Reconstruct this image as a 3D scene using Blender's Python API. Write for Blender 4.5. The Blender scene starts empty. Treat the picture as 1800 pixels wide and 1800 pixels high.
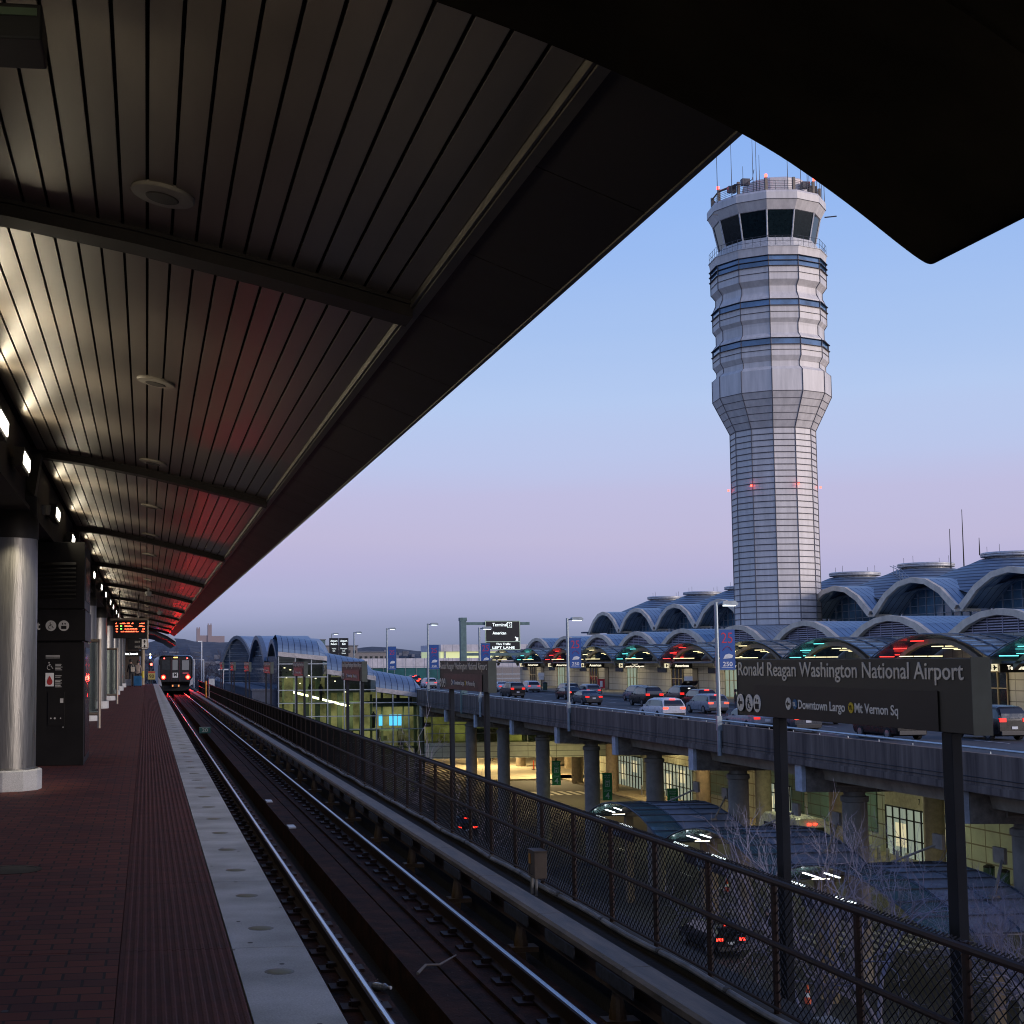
import bpy, bmesh, math, random
from mathutils import Vector, Matrix
random.seed(7)
SC = bpy.context.scene
COL = SC.collection
PI = math.pi
R = math.radians
# ------------------------------------------------------------------ camera
F_PX, CX, CY = 2600.0, 583.765, 948.944
YAW, PITCH, ROLL = 0.1247, 0.0822, -0.00579
_f = Vector((math.sin(YAW)*math.cos(PITCH), math.cos(YAW)*math.cos(PITCH), math.sin(PITCH)))
_r = Vector((math.cos(YAW), -math.sin(YAW), 0)); _u = _r.cross(_f)
_r, _u = _r*math.cos(ROLL)+_u*math.sin(ROLL), -_r*math.sin(ROLL)+_u*math.cos(ROLL)
cam = bpy.data.cameras.new('camera'); camo = bpy.data.objects.new('camera', cam); COL.objects.link(camo)
M4 = Matrix((( _r.x,_u.x,-_f.x,0),(_r.y,_u.y,-_f.y,0),(_r.z,_u.z,-_f.z,1.6),(0,0,0,1)))
camo.matrix_world = M4
cam.sensor_width = 36; cam.lens = F_PX/1800*36
cam.shift_x = (900-CX)/1800; cam.shift_y = (CY-900)/1800
cam.clip_start = 0.1; cam.clip_end = 30000
cam.dof.use_dof = True; cam.dof.focus_distance = 45; cam.dof.aperture_fstop = 26
SC.camera = camo
# ------------------------------------------------------------------ sky: dusk, pink band over a blue-grey horizon
def srgb(r, g, b):
    f = lambda c: (c/255/12.92) if c <= 10 else ((c/255+.055)/1.055)**2.4
    return (f(r), f(g), f(b), 1)
W = bpy.data.worlds.new('World'); SC.world = W; W.use_nodes = True
nt = W.node_tree; nt.nodes.clear()
def N(nt, typ, **kw):
    n = nt.nodes.new(typ)
    for k, v in kw.items(): setattr(n, k, v)
    return n
tc = N(nt, 'ShaderNodeTexCoord'); sx = N(nt, 'ShaderNodeSeparateXYZ')
nt.links.new(tc.outputs['Generated'], sx.inputs[0])
ramp = N(nt, 'ShaderNodeValToRGB')
wm = N(nt, 'ShaderNodeMapping'); wm.inputs['Scale'].default_value = (2.2, 2.2, 26); wm.inputs['Rotation'].default_value = (.05, .02, 0)
nt.links.new(tc.outputs['Generated'], wm.inputs[0]); wn = N(nt, 'ShaderNodeTexNoise'); wn.inputs['Scale'].default_value = 1.3; wn.inputs['Detail'].default_value = 5
nt.links.new(wm.outputs[0], wn.inputs['Vector']); wa = N(nt, 'ShaderNodeMath', operation='MULTIPLY_ADD'); wa.inputs[1].default_value = .022
nt.links.new(wn.outputs['Fac'], wa.inputs[0]); ws = N(nt, 'ShaderNodeMath', operation='SUBTRACT'); ws.inputs[1].default_value = .011
nt.links.new(sx.outputs['Z'], wa.inputs[2]); nt.links.new(wa.outputs[0], ws.inputs[0]); nt.links.new(ws.outputs[0], ramp.inputs[0])
SKY = [(0.0, (116,125,154)), (0.012, (134,142,172)), (0.03, (159,164,198)), (0.045, (175,177,212)), (0.06, (184,180,216)), (0.08, (192,186,218)), (0.108, (192,190,224)), (0.133, (187,198,234)), (0.17, (181,202,240)),
       (0.21, (169,196,240)), (0.30, (146,183,242)), (0.37, (134,174,240)), (0.6, (92,132,206)), (1.0, (56,86,152))]
el = ramp.color_ramp.elements
el[0].position = 0; el[0].color = srgb(*SKY[0][1]); el[1].position = 1; el[1].color = srgb(*SKY[-1][1])
for p, c in SKY[1:-1]:
    e = el.new(p); e.color = srgb(*c)
bg = N(nt, 'ShaderNodeBackground'); bg.inputs['Strength'].default_value = 1.0
nt.links.new(ramp.outputs[0], bg.inputs[0])
# the afterglow on the side of the set sun, low behind the camera to the right
tcn = N(nt, 'ShaderNodeVectorMath', operation='DOT_PRODUCT'); tcn.inputs[1].default_value = (0.72, -0.69, 0.10)
nt.links.new(tc.outputs['Generated'], tcn.inputs[0])
mr = N(nt, 'ShaderNodeMapRange'); mr.inputs[1].default_value = 0.35; mr.inputs[2].default_value = 1.0
mr.inputs[3].default_value = 0; mr.inputs[4].default_value = .6
nt.links.new(tcn.outputs['Value'], mr.inputs[0])
bg2 = N(nt, 'ShaderNodeBackground'); bg2.inputs['Color'].default_value = (1.0, 0.84, 0.78, 1)
nt.links.new(mr.outputs[0], bg2.inputs['Strength'])
ad = N(nt, 'ShaderNodeAddShader'); out = N(nt, 'ShaderNodeOutputWorld')
nt.links.new(bg.outputs[0], ad.inputs[0]); nt.links.new(bg2.outputs[0], ad.inputs[1]); nt.links.new(ad.outputs[0], out.inputs[0])
sun = bpy.data.lights.new('sun', 'SUN'); sun.energy = 1.9; sun.angle = R(25); sun.color = (1.0, .86, .78)
suno = bpy.data.objects.new('sun', sun); COL.objects.link(suno)
suno.rotation_euler = Vector((0.76, -0.62, 0.22)).to_track_quat('Z', 'Y').to_euler()
SC.view_settings.view_transform = 'Standard'; SC.view_settings.look = 'None'
SC.view_settings.exposure = 0; SC.view_settings.gamma = 1
SC.render.engine = 'CYCLES'
SC.cycles.sample_clamp_indirect = 4
SC.cycles.max_bounces = 6
SC.cycles.filter_width = 1.05
# ------------------------------------------------------------------ materials
MATS = {}
def mat(name, col, rough=.6, metal=0, var=.15, scale=3., bump=0, bscale=30., spec=.5, stretch=(1,1,1), col2=None):
    if name in MATS: return MATS[name]
    m = bpy.data.materials.new(name); m.use_nodes = True; t = m.node_tree
    b = t.nodes['Principled BSDF']
    b.inputs['Roughness'].default_value = rough; b.inputs['Metallic'].default_value = metal
    b.inputs['Specular IOR Level'].default_value = spec
    c = (*col, 1)
    co = N(t, 'ShaderNodeTexCoord'); mp = N(t, 'ShaderNodeMapping'); mp.inputs['Scale'].default_value = stretch
    t.links.new(co.outputs['Object'], mp.inputs[0])
    nz = N(t, 'ShaderNodeTexNoise'); nz.inputs['Scale'].default_value = scale; nz.inputs['Detail'].default_value = 6
    nz.inputs['Roughness'].default_value = .65
    t.links.new(mp.outputs[0], nz.inputs['Vector'])
    rp = N(t, 'ShaderNodeValToRGB')
    lo = col2 if col2 else tuple(x*(1-2*var) for x in col); hi = tuple(min(1, x*(1+var)) for x in col)
    rp.color_ramp.elements[0].color = (*lo, 1); rp.color_ramp.elements[0].position = .3
    rp.color_ramp.elements[1].color = (*hi, 1); rp.color_ramp.elements[1].position = .68
    t.links.new(nz.outputs['Fac'], rp.inputs[0]); t.links.new(rp.outputs[0], b.inputs['Base Color'])
    rr = N(t, 'ShaderNodeMapRange'); rr.inputs[3].default_value = max(0, rough-.12); rr.inputs[4].default_value = min(1, rough+.15)
    t.links.new(nz.outputs['Fac'], rr.inputs[0]); t.links.new(rr.outputs[0], b.inputs['Roughness'])
    if bump:
        n2 = N(t, 'ShaderNodeTexNoise'); n2.inputs['Scale'].default_value = bscale; n2.inputs['Detail'].default_value = 4
        t.links.new(mp.outputs[0], n2.inputs['Vector'])
        bp = N(t, 'ShaderNodeBump'); bp.inputs['Strength'].default_value = bump; bp.inputs['Distance'].default_value = .02
        t.links.new(n2.outputs['Fac'], bp.inputs['Height']); t.links.new(bp.outputs[0], b.inputs['Normal'])
    MATS[name] = m; return m
def emi(name, col, s, base=None):
    if name in MATS: return MATS[name]
    m = bpy.data.materials.new(name); m.use_nodes = True; b = m.node_tree.nodes['Principled BSDF']
    b.inputs['Base Color'].default_value = (*(base or col), 1); b.inputs['Roughness'].default_value = .5
    b.inputs['Emission Color'].default_value = (*col, 1); b.inputs['Emission Strength'].default_value = s
    MATS[name] = m; return m
def glass(name, col, rough=.05, alpha=.35):
    if name in MATS: return MATS[name]
    m = bpy.data.materials.new(name); m.use_nodes = True; t = m.node_tree; t.nodes.clear()
    g = N(t, 'ShaderNodeBsdfGlossy'); g.inputs['Roughness'].default_value = rough; g.inputs['Color'].default_value = (.9,.95,1,1)
    tr = N(t, 'ShaderNodeBsdfTransparent'); tr.inputs['Color'].default_value = (*col, 1)
    fr = N(t, 'ShaderNodeFresnel'); fr.inputs['IOR'].default_value = 1.6
    mx = N(t, 'ShaderNodeMixShader'); o = N(t, 'ShaderNodeOutputMaterial')
    t.links.new(fr.outputs[0], mx.inputs[0]); t.links.new(tr.outputs[0], mx.inputs[1]); t.links.new(g.outputs[0], mx.inputs[2])
    t.links.new(mx.outputs[0], o.inputs[0]); MATS[name] = m; return m
def seam(name, col, line, axis, pitch, rough=.45, metal=.3, width=.06, axis2=None, pitch2=1., var=.12, scale=.6, stretch=(1,1,1)):
    """panel material with dark seams every pitch metres along an object axis (and a second one)"""
    m = mat(name, col, rough, metal, var=var, scale=scale, stretch=stretch); t = m.node_tree; b = t.nodes['Principled BSDF']
    base = b.inputs['Base Color'].links[0].from_socket
    co = N(t, 'ShaderNodeTexCoord'); s = N(t, 'ShaderNodeSeparateXYZ'); t.links.new(co.outputs['Object'], s.inputs[0])
    def lines(ax, p):
        dv = N(t, 'ShaderNodeMath', operation='DIVIDE'); dv.inputs[1].default_value = p; t.links.new(s.outputs[ax], dv.inputs[0])
        fr = N(t, 'ShaderNodeMath', operation='FRACT'); t.links.new(dv.outputs[0], fr.inputs[0])
        lt = N(t, 'ShaderNodeMath', operation='LESS_THAN'); lt.inputs[1].default_value = width/p; t.links.new(fr.outputs[0], lt.inputs[0])
        return lt.outputs[0]
    f = lines(axis, pitch)
    if axis2 is not None:
        mxx = N(t, 'ShaderNodeMath', operation='MAXIMUM'); t.links.new(f, mxx.inputs[0]); t.links.new(lines(axis2, pitch2), mxx.inputs[1]); f = mxx.outputs[0]
    mx = N(t, 'ShaderNodeMix', data_type='RGBA'); t.links.new(f, mx.inputs[0]); t.links.new(base, mx.inputs[6]); mx.inputs[7].default_value = (*line, 1)
    t.links.new(mx.outputs[2], b.inputs['Base Color']); return m
# ------------------------------------------------------------------ mesh builder
class MB:
    def __init__(s): s.v = []; s.f = []; s.mi = []; s.cur = 0; s.pieces = []
    def add(s, vs, fs):
        o = len(s.v); s.v += [tuple(p) for p in vs]; s.f += [tuple(i+o for i in f) for f in fs]; s.mi += [s.cur]*len(fs); s.pieces.append((o, len(s.v), len(s.f)-len(fs), len(s.f))); return s
    def box(s, x0, x1, y0, y1, z0, z1):
        return s.add([(x0,y0,z0),(x1,y0,z0),(x1,y1,z0),(x0,y1,z0),(x0,y0,z1),(x1,y0,z1),(x1,y1,z1),(x0,y1,z1)],
                     [(0,3,2,1),(4,5,6,7),(0,1,5,4),(1,2,6,5),(2,3,7,6),(3,0,4,7)])
    def cb(s, c, d): return s.box(c[0]-d[0]/2, c[0]+d[0]/2, c[1]-d[1]/2, c[1]+d[1]/2, c[2]-d[2]/2, c[2]+d[2]/2)
    def prism(s, poly, ax, a, b):
        """poly: 2-D outline; ax 0: (y,z) extruded along x; 1: (x,z) along y; 2: (x,y) along z"""
        def P(p, t): return (t, p[0], p[1]) if ax == 0 else (p[0], t, p[1]) if ax == 1 else (p[0], p[1], t)
        n = len(poly)
        return s.add([P(p, a) for p in poly]+[P(p, b) for p in poly],
                     [tuple(range(n))[::-1], tuple(range(n, 2*n))]+[(i, (i+1) % n, n+(i+1) % n, n+i) for i in range(n)])
    def tube(s, pts, r, n=6, cap=True):
        pts = [Vector(p) for p in pts]; rr = r if isinstance(r, (list, tuple)) else [r]*len(pts)
        vs = []; fs = []
        for i, p in enumerate(pts):
            d = (pts[min(i+1, len(pts)-1)]-pts[max(i-1, 0)])
            if d.length < 1e-9: d = Vector((0,0,1))
            d.normalize(); a = d.cross(Vector((0,0,1)) if abs(d.z) < .9 else Vector((1,0,0))).normalized(); b = d.cross(a)
            for k in range(n):
                t = 2*PI*k/n; vs.append(p+(a*math.cos(t)+b*math.sin(t))*rr[i])
        for i in range(len(pts)-1):
            for k in range(n): fs.append((i*n+k, i*n+(k+1) % n, (i+1)*n+(k+1) % n, (i+1)*n+k))
        if cap: fs += [tuple(range(n)), tuple(range((len(pts)-1)*n, len(pts)*n))[::-1]]
        return s.add(vs, fs)
    def lathe(s, prof, n=24, c=(0,0), ph=0):
        vs = [(c[0]+r*math.cos(ph+2*PI*k/n), c[1]+r*math.sin(ph+2*PI*k/n), z) for r, z in prof for k in range(n)]
        fs = [(i*n+k, i*n+(k+1) % n, (i+1)*n+(k+1) % n, (i+1)*n+k) for i in range(len(prof)-1) for k in range(n)]
        fs += [tuple(range(n))[::-1], tuple(range((len(prof)-1)*n, len(prof)*n))]
        return s.add(vs, fs)
    def quad(s, a, b, c, d): return s.add([a, b, c, d], [(0,1,2,3)])
    def strip(s, A, B):
        n = len(A); return s.add(list(A)+list(B), [(i, i+1, n+i+1, n+i) for i in range(n-1)])
    def build(s, name, mats, parent=None, smooth=False, loc=None, kind=None, bevel=0):
        me = bpy.data.meshes.new(name); me.from_pydata([tuple(p) for p in s.v], [], s.f)
        if not isinstance(mats, (list, tuple)): mats = [mats]
        for m in mats: me.materials.append(m)
        me.polygons.foreach_set('material_index', s.mi)
        bm = bmesh.new(); bm.from_mesh(me); bmesh.ops.recalc_face_normals(bm, faces=bm.faces)
        if bevel: 
            bmesh.ops.remove_doubles(bm, verts=bm.verts, dist=1e-5)
            bmesh.ops.bevel(bm, geom=[e for e in bm.edges if len(e.link_faces) == 2 and e.calc_face_angle(0) > .6], offset=bevel, segments=2, profile=.6, affect='EDGES')
        bm.to_mesh(me); bm.free()
        if smooth:
            for p in me.polygons: p.use_smooth = True
            try: me.set_sharp_from_angle(angle=R(35))
            except Exception: pass
        o = bpy.data.objects.new(name, me); COL.objects.link(o)
        if parent: o.parent = parent
        if loc: o.location = loc
        if kind: o['kind'] = kind
        return o
def build_each(m, name, mat_, parent):
    """one part per solid collected in m"""
    for a, b, fa, fb in m.pieces:
        q = MB(); q.v = m.v[a:b]; q.f = [tuple(i-a for i in f) for f in m.f[fa:fb]]; q.mi = m.mi[fa:fb]; q.build(name, mat_, parent)
def tag(o, label, cat, group=None):
    o['label'] = label; o['category'] = cat
    if group: o['group'] = group
    return o
def thing(name, label, cat, loc=(0,0,0), rz=0, group=None):
    o = bpy.data.objects.new(name, None); COL.objects.link(o); o.location = loc; o.rotation_euler = (0,0,rz)
    o.empty_display_size = .3
    return tag(o, label, cat, group)
def dup(root, loc=None, rz=None, label=None, group=None):
    def cp(o, par):
        c = o.copy(); COL.objects.link(c); c.parent = par
        for ch in list(o.children): cp(ch, c)
        return c
    r = cp(root, None)
    if loc is not None: r.location = loc
    if rz is not None: r.rotation_euler = (0,0,rz)
    if label: r['label'] = label
    if group: r['group'] = group
    return r
def txt(parent, name, s, origin, right, up, size, m, align='LEFT', sx=1., bold=0.0, th=.002):
    c = bpy.data.curves.new(name, 'FONT'); c.body = s; c.size = size; c.align_x = align; c.extrude = th; c.offset = bold
    c.resolution_u = 3
    o = bpy.data.objects.new(name, c); COL.objects.link(o)
    dg = bpy.context.evaluated_depsgraph_get(); me = bpy.data.meshes.new_from_object(o.evaluated_get(dg))
    bpy.data.objects.remove(o); bpy.data.curves.remove(c)
    r = Vector(right).normalized(); u = Vector(up).normalized(); n = r.cross(u)
    mt = Matrix(((r.x*sx, u.x, n.x, origin[0]), (r.y*sx, u.y, n.y, origin[1]), (r.z*sx, u.z, n.z, origin[2]), (0,0,0,1)))
    me.transform(mt); me.materials.clear(); me.materials.append(m)
    o = bpy.data.objects.new(name, me); COL.objects.link(o)
    if parent: o.parent = parent
    return o
def lamp(name, typ, loc, direction, power, col, size=.3, size_y=None, parent=None, spot=None, blend=.6, spread=None):
    l = bpy.data.lights.new(name, typ); l.energy = power; l.color = col
    if typ == 'AREA':
        l.size = size
        if size_y: l.shape = 'RECTANGLE'; l.size_y = size_y
        if spread: l.spread = spread
    else: l.shadow_soft_size = size
    if typ == 'SPOT': l.spot_size = spot; l.spot_blend = blend
    o = bpy.data.objects.new(name, l); COL.objects.link(o); o.location = loc
    o.rotation_euler = Vector(direction).to_track_quat('-Z', 'Y').to_euler()
    if parent: o.parent = parent
    return o
def disc(m, c, nrm, r, n=20, th=.004):
    nrm = Vector(nrm).normalized(); c = Vector(c); m.tube([c, c+nrm*th], r, n); return m
def arc_pts(cy, half, z0, z1, n=8, e=1.0):
    """points of an arch over [cy-half, cy+half] rising from z0 to z1"""
    return [(cy-half*math.cos(PI*i/n), z0+(z1-z0)*math.sin(PI*i/n)**e) for i in range(n+1)]
# shared materials
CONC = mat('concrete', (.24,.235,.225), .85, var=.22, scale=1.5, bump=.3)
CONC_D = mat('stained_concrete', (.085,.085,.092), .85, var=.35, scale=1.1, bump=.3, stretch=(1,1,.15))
STEEL = mat('galvanised_steel', (.35,.38,.40), .4, .7, var=.12)
BLACK = mat('black_metal', (.009,.009,.010), .5, .0, var=.2, spec=.3)
BRONZE = mat('dark_bronze', (.022,.02,.017), .42, .3, var=.25)
RUBBER = mat('rubber', (.015,.015,.015), .8)
WHITE = mat('white_paint', (.75,.75,.73), .5, var=.06)
ASPH = mat('asphalt', (.05,.05,.052), .85, var=.25, scale=.8, bump=.2, bscale=60)
DGLASS = mat('dark_glass', (.01,.014,.018), .06, .0, var=.1, spec=1.0)
# ================================================================== PLATFORM (structure)
brick = mat('paver_brick', (.06,.022,.02), .72, var=.3, scale=1.3, spec=.22)
t = brick.node_tree; b = t.nodes['Principled BSDF']
bt = N(t, 'ShaderNodeTexBrick'); co = N(t, 'ShaderNodeTexCoord'); t.links.new(co.outputs['Object'], bt.inputs['Vector'])
bt.inputs['Color1'].default_value = (.15,.038,.024,1); bt.inputs['Color2'].default_value = (.065,.021,.020,1)
bt.inputs['Mortar'].default_value = (.012,.010,.010,1); bt.inputs['Scale'].default_value = 1
bt.inputs['Mortar Size'].default_value = .008; bt.inputs['Brick Width'].default_value = .21; bt.inputs['Row Height'].default_value = .165
bt.inputs['Bias'].default_value = -.15
mx = N(t, 'ShaderNodeMix', data_type='RGBA', blend_type='MULTIPLY'); mx.inputs[0].default_value = .6
src = b.inputs['Base Color'].links[0].from_socket
g = N(t, 'ShaderNodeMix', data_type='RGBA', blend_type='MIX'); g.inputs[0].default_value = .22
t.links.new(bt.outputs['Color'], g.inputs[6]); t.links.new(src, g.inputs[7]); t.links.new(g.outputs[2], b.inputs['Base Color'])
bp = N(t, 'ShaderNodeBump'); bp.inputs['Strength'].default_value = .5; bp.inputs['Distance'].default_value = .01; bp.invert = True
t.links.new(bt.outputs['Fac'], bp.inputs['Height']); t.links.new(bp.outputs[0], b.inputs['Normal'])
m = MB()
for k in range(-3, 46):
    y0 = 8.47+2.53*k; y1 = min(y0+2.522, 113.8)
    if y0 < 113: m.box(-8.2, -.142, y0, y1, -.16, 0)
m.build('platform', brick, kind='structure')
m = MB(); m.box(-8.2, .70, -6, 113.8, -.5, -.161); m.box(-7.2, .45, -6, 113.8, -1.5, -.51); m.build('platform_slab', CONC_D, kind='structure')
tact = mat('tactile_tile', (.095,.031,.024), .75, var=.25, scale=4, bump=.5, bscale=120, spec=.2)
m = MB()
for k in range(-3, 46):
    y0 = 8.47+2.53*k; y1 = min(y0+2.524, 113.8)
    if y0 > 113: continue
    m.box(-.138, .474, y0, y1, -.1, -.002)
    for i in range(13):
        x = -.115+i*.0465
        m.prism([(x,-.002),(x+.028,-.002),(x+.021,.0025),(x+.007,.0025)], 1, y0, y1)
m.build('tactile_strip', tact, kind='structure')
gran = mat('granite', (.50,.505,.50), .7, var=.16, scale=90, bump=.1, bscale=200)
t = gran.node_tree; b = t.nodes['Principled BSDF']; src = b.inputs['Base Color'].links[0].from_socket
co = N(t, 'ShaderNodeTexCoord'); nz = N(t, 'ShaderNodeTexNoise'); nz.inputs['Scale'].default_value = 1.6; nz.inputs['Detail'].default_value = 8
t.links.new(co.outputs['Object'], nz.inputs[0]); rp = N(t, 'ShaderNodeValToRGB')
rp.color_ramp.elements[0].color = (.62,.62,.6,1); rp.color_ramp.elements[0].position = .35; rp.color_ramp.elements[1].color = (1,1,1,1); rp.color_ramp.elements[1].position = .62
t.links.new(nz.outputs['Fac'], rp.inputs[0]); mx = N(t, 'ShaderNodeMix', data_type='RGBA', blend_type='MULTIPLY'); mx.inputs[0].default_value = 1
t.links.new(src, mx.inputs[6]); t.links.new(rp.outputs[0], mx.inputs[7]); t.links.new(mx.outputs[2], b.inputs['Base Color'])
m = MB()
for k in range(-3, 46):
    y0 = 8.47+2.53*k; y1 = min(y0+2.523, 113.8)
    if y0 < 113: m.box(.482, .892, y0, y1, -.16, .001)
m.build('platform_edge', gran, kind='structure', bevel=.003)
lens = mat('edge_lens', (.16,.15,.08), .5, var=.12, scale=8); ring = mat('lens_ring', (.12,.11,.09), .4, .5)
e0 = thing('platform_edge_light', 'round frosted light set into the pale granite platform edge', 'edge light', (.69,7.8,.001), 0, 'round lights along the granite platform edge')
m = MB(); m.lathe([(.078,.0),(.078,.001),(.066,.0015)], 20); m.build('ring', ring, e0)
m = MB(); m.lathe([(.066,.0012),(.06,.0025),(.03,.003)], 20); m.build('lens', lens, e0, smooth=True)
for k in range(1, 83):
    dup(e0, (.69, 7.8+1.265*k, .001))
# manhole / drain cover on the paving
o = MB().lathe([(.25,.0),(.25,.003),(.21,.004),(.205,.002),(.15,.003),(.02,.004)], 28).build('drain_cover', mat('cast_iron', (.02,.02,.018), .5, .6), loc=(-1.05,11.9,.001))
tag(o, 'round dark iron cover set into the red brick platform paving', 'drain cover')

# ================================================================== CANOPY over the platform
PROF = [(-1.5,4.50),(-.85,4.41),(-.07,4.26),(.71,4.08),(1.2,3.96),(1.65,3.84)]
def pz(x):
    for (a, za), (b, zb) in zip(PROF, PROF[1:]):
        if x <= b: return za+(zb-za)*(x-a)/(b-a)
    return PROF[-1][1]
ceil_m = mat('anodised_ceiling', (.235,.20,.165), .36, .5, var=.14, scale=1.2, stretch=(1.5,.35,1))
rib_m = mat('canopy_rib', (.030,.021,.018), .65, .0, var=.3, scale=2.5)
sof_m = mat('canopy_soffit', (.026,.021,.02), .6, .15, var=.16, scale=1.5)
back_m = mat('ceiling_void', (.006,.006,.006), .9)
trim_m = mat('canopy_trim', (.16,.14,.11), .45, .5)
can = thing('platform_canopy', 'long dark vaulted canopy with slatted metal ceiling over the platform', 'canopy')
RIBS = [9.1+11.3*k for k in range(-1, 10)]+[113.6]
def xo(y): return 2.21-.0016*max(0, y-8)
for a, b_ in zip(RIBS, RIBS[1:]):
    y0, y1 = a+.16, b_-.16
    m = MB(); n = 21; w = (1.64+1.49)/n
    for i in range(n):
        x0 = -1.49+i*w; x1 = x0+w-.019
        z0, z1 = pz(x0), pz(x1)
        m.prism([(x0,z0),(x1,z1),(x1,z1+.025),(x0,z0+.025)], 1, y0, y1)
    m.build('ceiling_panel', ceil_m, can)
    m = MB(); n = 8; L = (b_-a)/n
    for i in range(n):
        ya, yb = a+i*L, a+(i+1)*L-.01
        A, B = xo(ya), xo(yb)
        m.add([(1.70,ya,3.80),(A,ya,3.60),(B,yb,3.60),(1.70,yb,3.80),(1.70,ya,3.83),(A,ya,3.63),(B,yb,3.63),(1.70,yb,3.83)],
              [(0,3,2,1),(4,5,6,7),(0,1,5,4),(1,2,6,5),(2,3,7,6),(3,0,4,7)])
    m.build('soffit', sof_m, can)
    m = MB(); m.add([(xo(a)+.002,a,3.59),(xo(a)+.002,a,3.80),(xo(b_)+.002,b_,3.80),(xo(b_)+.002,b_,3.59),(xo(a)+.03,a,3.59),(xo(a)+.03,a,3.80),(xo(b_)+.03,b_,3.80),(xo(b_)+.03,b_,3.59)],
        [(0,1,2,3),(4,7,6,5),(0,3,7,4),(1,5,6,2),(0,4,5,1),(3,2,6,7)]); m.build('fascia', trim_m, can)
    m = MB(); m.prism([(1.645,3.79),(1.70,3.78),(1.70,3.87),(1.645,3.87)], 1, a, b_); m.prism([(1.625,3.80),(1.64,3.80),(1.64,3.86),(1.625,3.86)], 1, a, b_)
    m.build('edge_trim', trim_m, can)
m = MB()
for (xa, za), (xb, zb) in zip([(-2.3,4.62)]+PROF+[(2.2,3.66)], PROF+[(2.2,3.66)]):
    m.prism([(xa,za+.05),(xb,zb+.05),(xb,zb+.3),(xa,za+.3)], 1, -6, 113.7)
    m.prism([(-4.6-xa,za+.05),(-4.6-xb,zb+.05),(-4.6-xb,zb+.3),(-4.6-xa,za+.3)], 1, -6, 113.7)
m.build('roof', back_m, can)
for y in RIBS[1:]:
    m = MB()
    xs = [-1.62,-.85,-.07,.71,1.2,1.64]
    for xa, xb in zip(xs, xs[1:]):
        za, zb = pz(xa)+.03, pz(xb)+.03
        m.prism([(xa,za),(xb,zb),(xb,zb-.13),(xa,za-.13)], 1, y-.13, y+.13)
        m.prism([(xa,za-.03),(xb,zb-.03),(xb,zb-.055),(xa,za-.055)], 1, y-.16, y-.131)
    m.build('rib', rib_m, can)
# header beam at the column line
m = MB(); m.box(-1.78, -1.56, -6, 113.6, 3.62, 4.5); m.box(-1.84, -1.50, -6, 113.6, 3.56, 3.615); m.box(-3.1, -2.9, -6, 113.6, 3.6, 4.5)
m.build('header_beam', rib_m, can)
# ceiling discs
disc_m = mat('ceiling_disc', (.34,.30,.25), .5, var=.1); grille_m = mat('speaker_grille', (.07,.06,.05), .6)
d0 = thing('ceiling_speaker', 'round pale loudspeaker disc flush in the slatted ceiling, one of the row', 'ceiling speaker', (.075,8.17,4.205), 0, 'round discs along the ceiling')
m = MB(); m.lathe([(.18,.03),(.185,.008),(.178,.0),(.10,-.006)], 28); m.build('bezel', disc_m, d0, smooth=True)
m = MB(); m.lathe([(.098,-.0065),(.09,-.012),(.02,-.013)], 24); m.build('grille', grille_m, d0)
d0.rotation_euler = (0, R(12.5), 0)
for k in range(1, 18):
    d = dup(d0, (.075-.003*k, 8.17+5.6*k, 4.205)); d.rotation_euler = (0, R(12.5), 0)
# near end hood of the canopy, just above the photographer
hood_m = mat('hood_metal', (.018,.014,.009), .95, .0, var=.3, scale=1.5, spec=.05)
HP = [(-.3,3.86),(.3,3.72),(.84,3.57),(1.34,3.40),(1.82,3.19),(2.10,3.01),(2.36,2.825),(2.42,2.83)]
h = thing('canopy_end_hood', 'black overhanging roof hood in the upper right corner, close above', 'roof hood')
def smooth2(P, n=3):
    for _ in range(n):
        Q = [P[0]]
        for a, b in zip(P, P[1:]): Q += [(a[0]*.75+b[0]*.25, a[1]*.75+b[1]*.25), (a[0]*.25+b[0]*.75, a[1]*.25+b[1]*.75)]
        P = Q+[P[-1]]
    return P
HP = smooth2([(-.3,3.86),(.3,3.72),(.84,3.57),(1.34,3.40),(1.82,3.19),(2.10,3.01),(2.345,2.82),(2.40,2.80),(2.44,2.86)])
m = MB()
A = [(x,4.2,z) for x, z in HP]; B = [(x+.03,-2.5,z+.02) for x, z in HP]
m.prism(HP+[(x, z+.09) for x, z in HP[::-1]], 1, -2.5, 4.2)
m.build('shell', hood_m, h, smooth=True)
m = MB()
for y in (3.2, 1.6, 0.0):
    m = MB()
    for i in range(2, len(HP)-2):
        (x0,z0),(x1,z1) = HP[i], HP[i+1]; m.prism([(x0,z0+.004),(x1,z1+.004),(x1,z1-.010),(x0,z0-.010)], 1, y-.03, y+.03)
    m.build('stiffener', hood_m, h)
# mezzanine added out of view behind the camera to shade platform and tracks
mz = thing('shading_mezzanine', 'unseen concrete mezzanine added behind the camera to shade the tracks', 'station building')
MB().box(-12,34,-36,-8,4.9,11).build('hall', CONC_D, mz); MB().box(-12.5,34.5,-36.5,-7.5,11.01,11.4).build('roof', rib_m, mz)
for x in (-10,7.5,18,32): m = MB(); m.lathe([(.6,-12),(.6,4.89)], 16, (x,-9)); m.build('column', CONC_D, mz)
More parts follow.
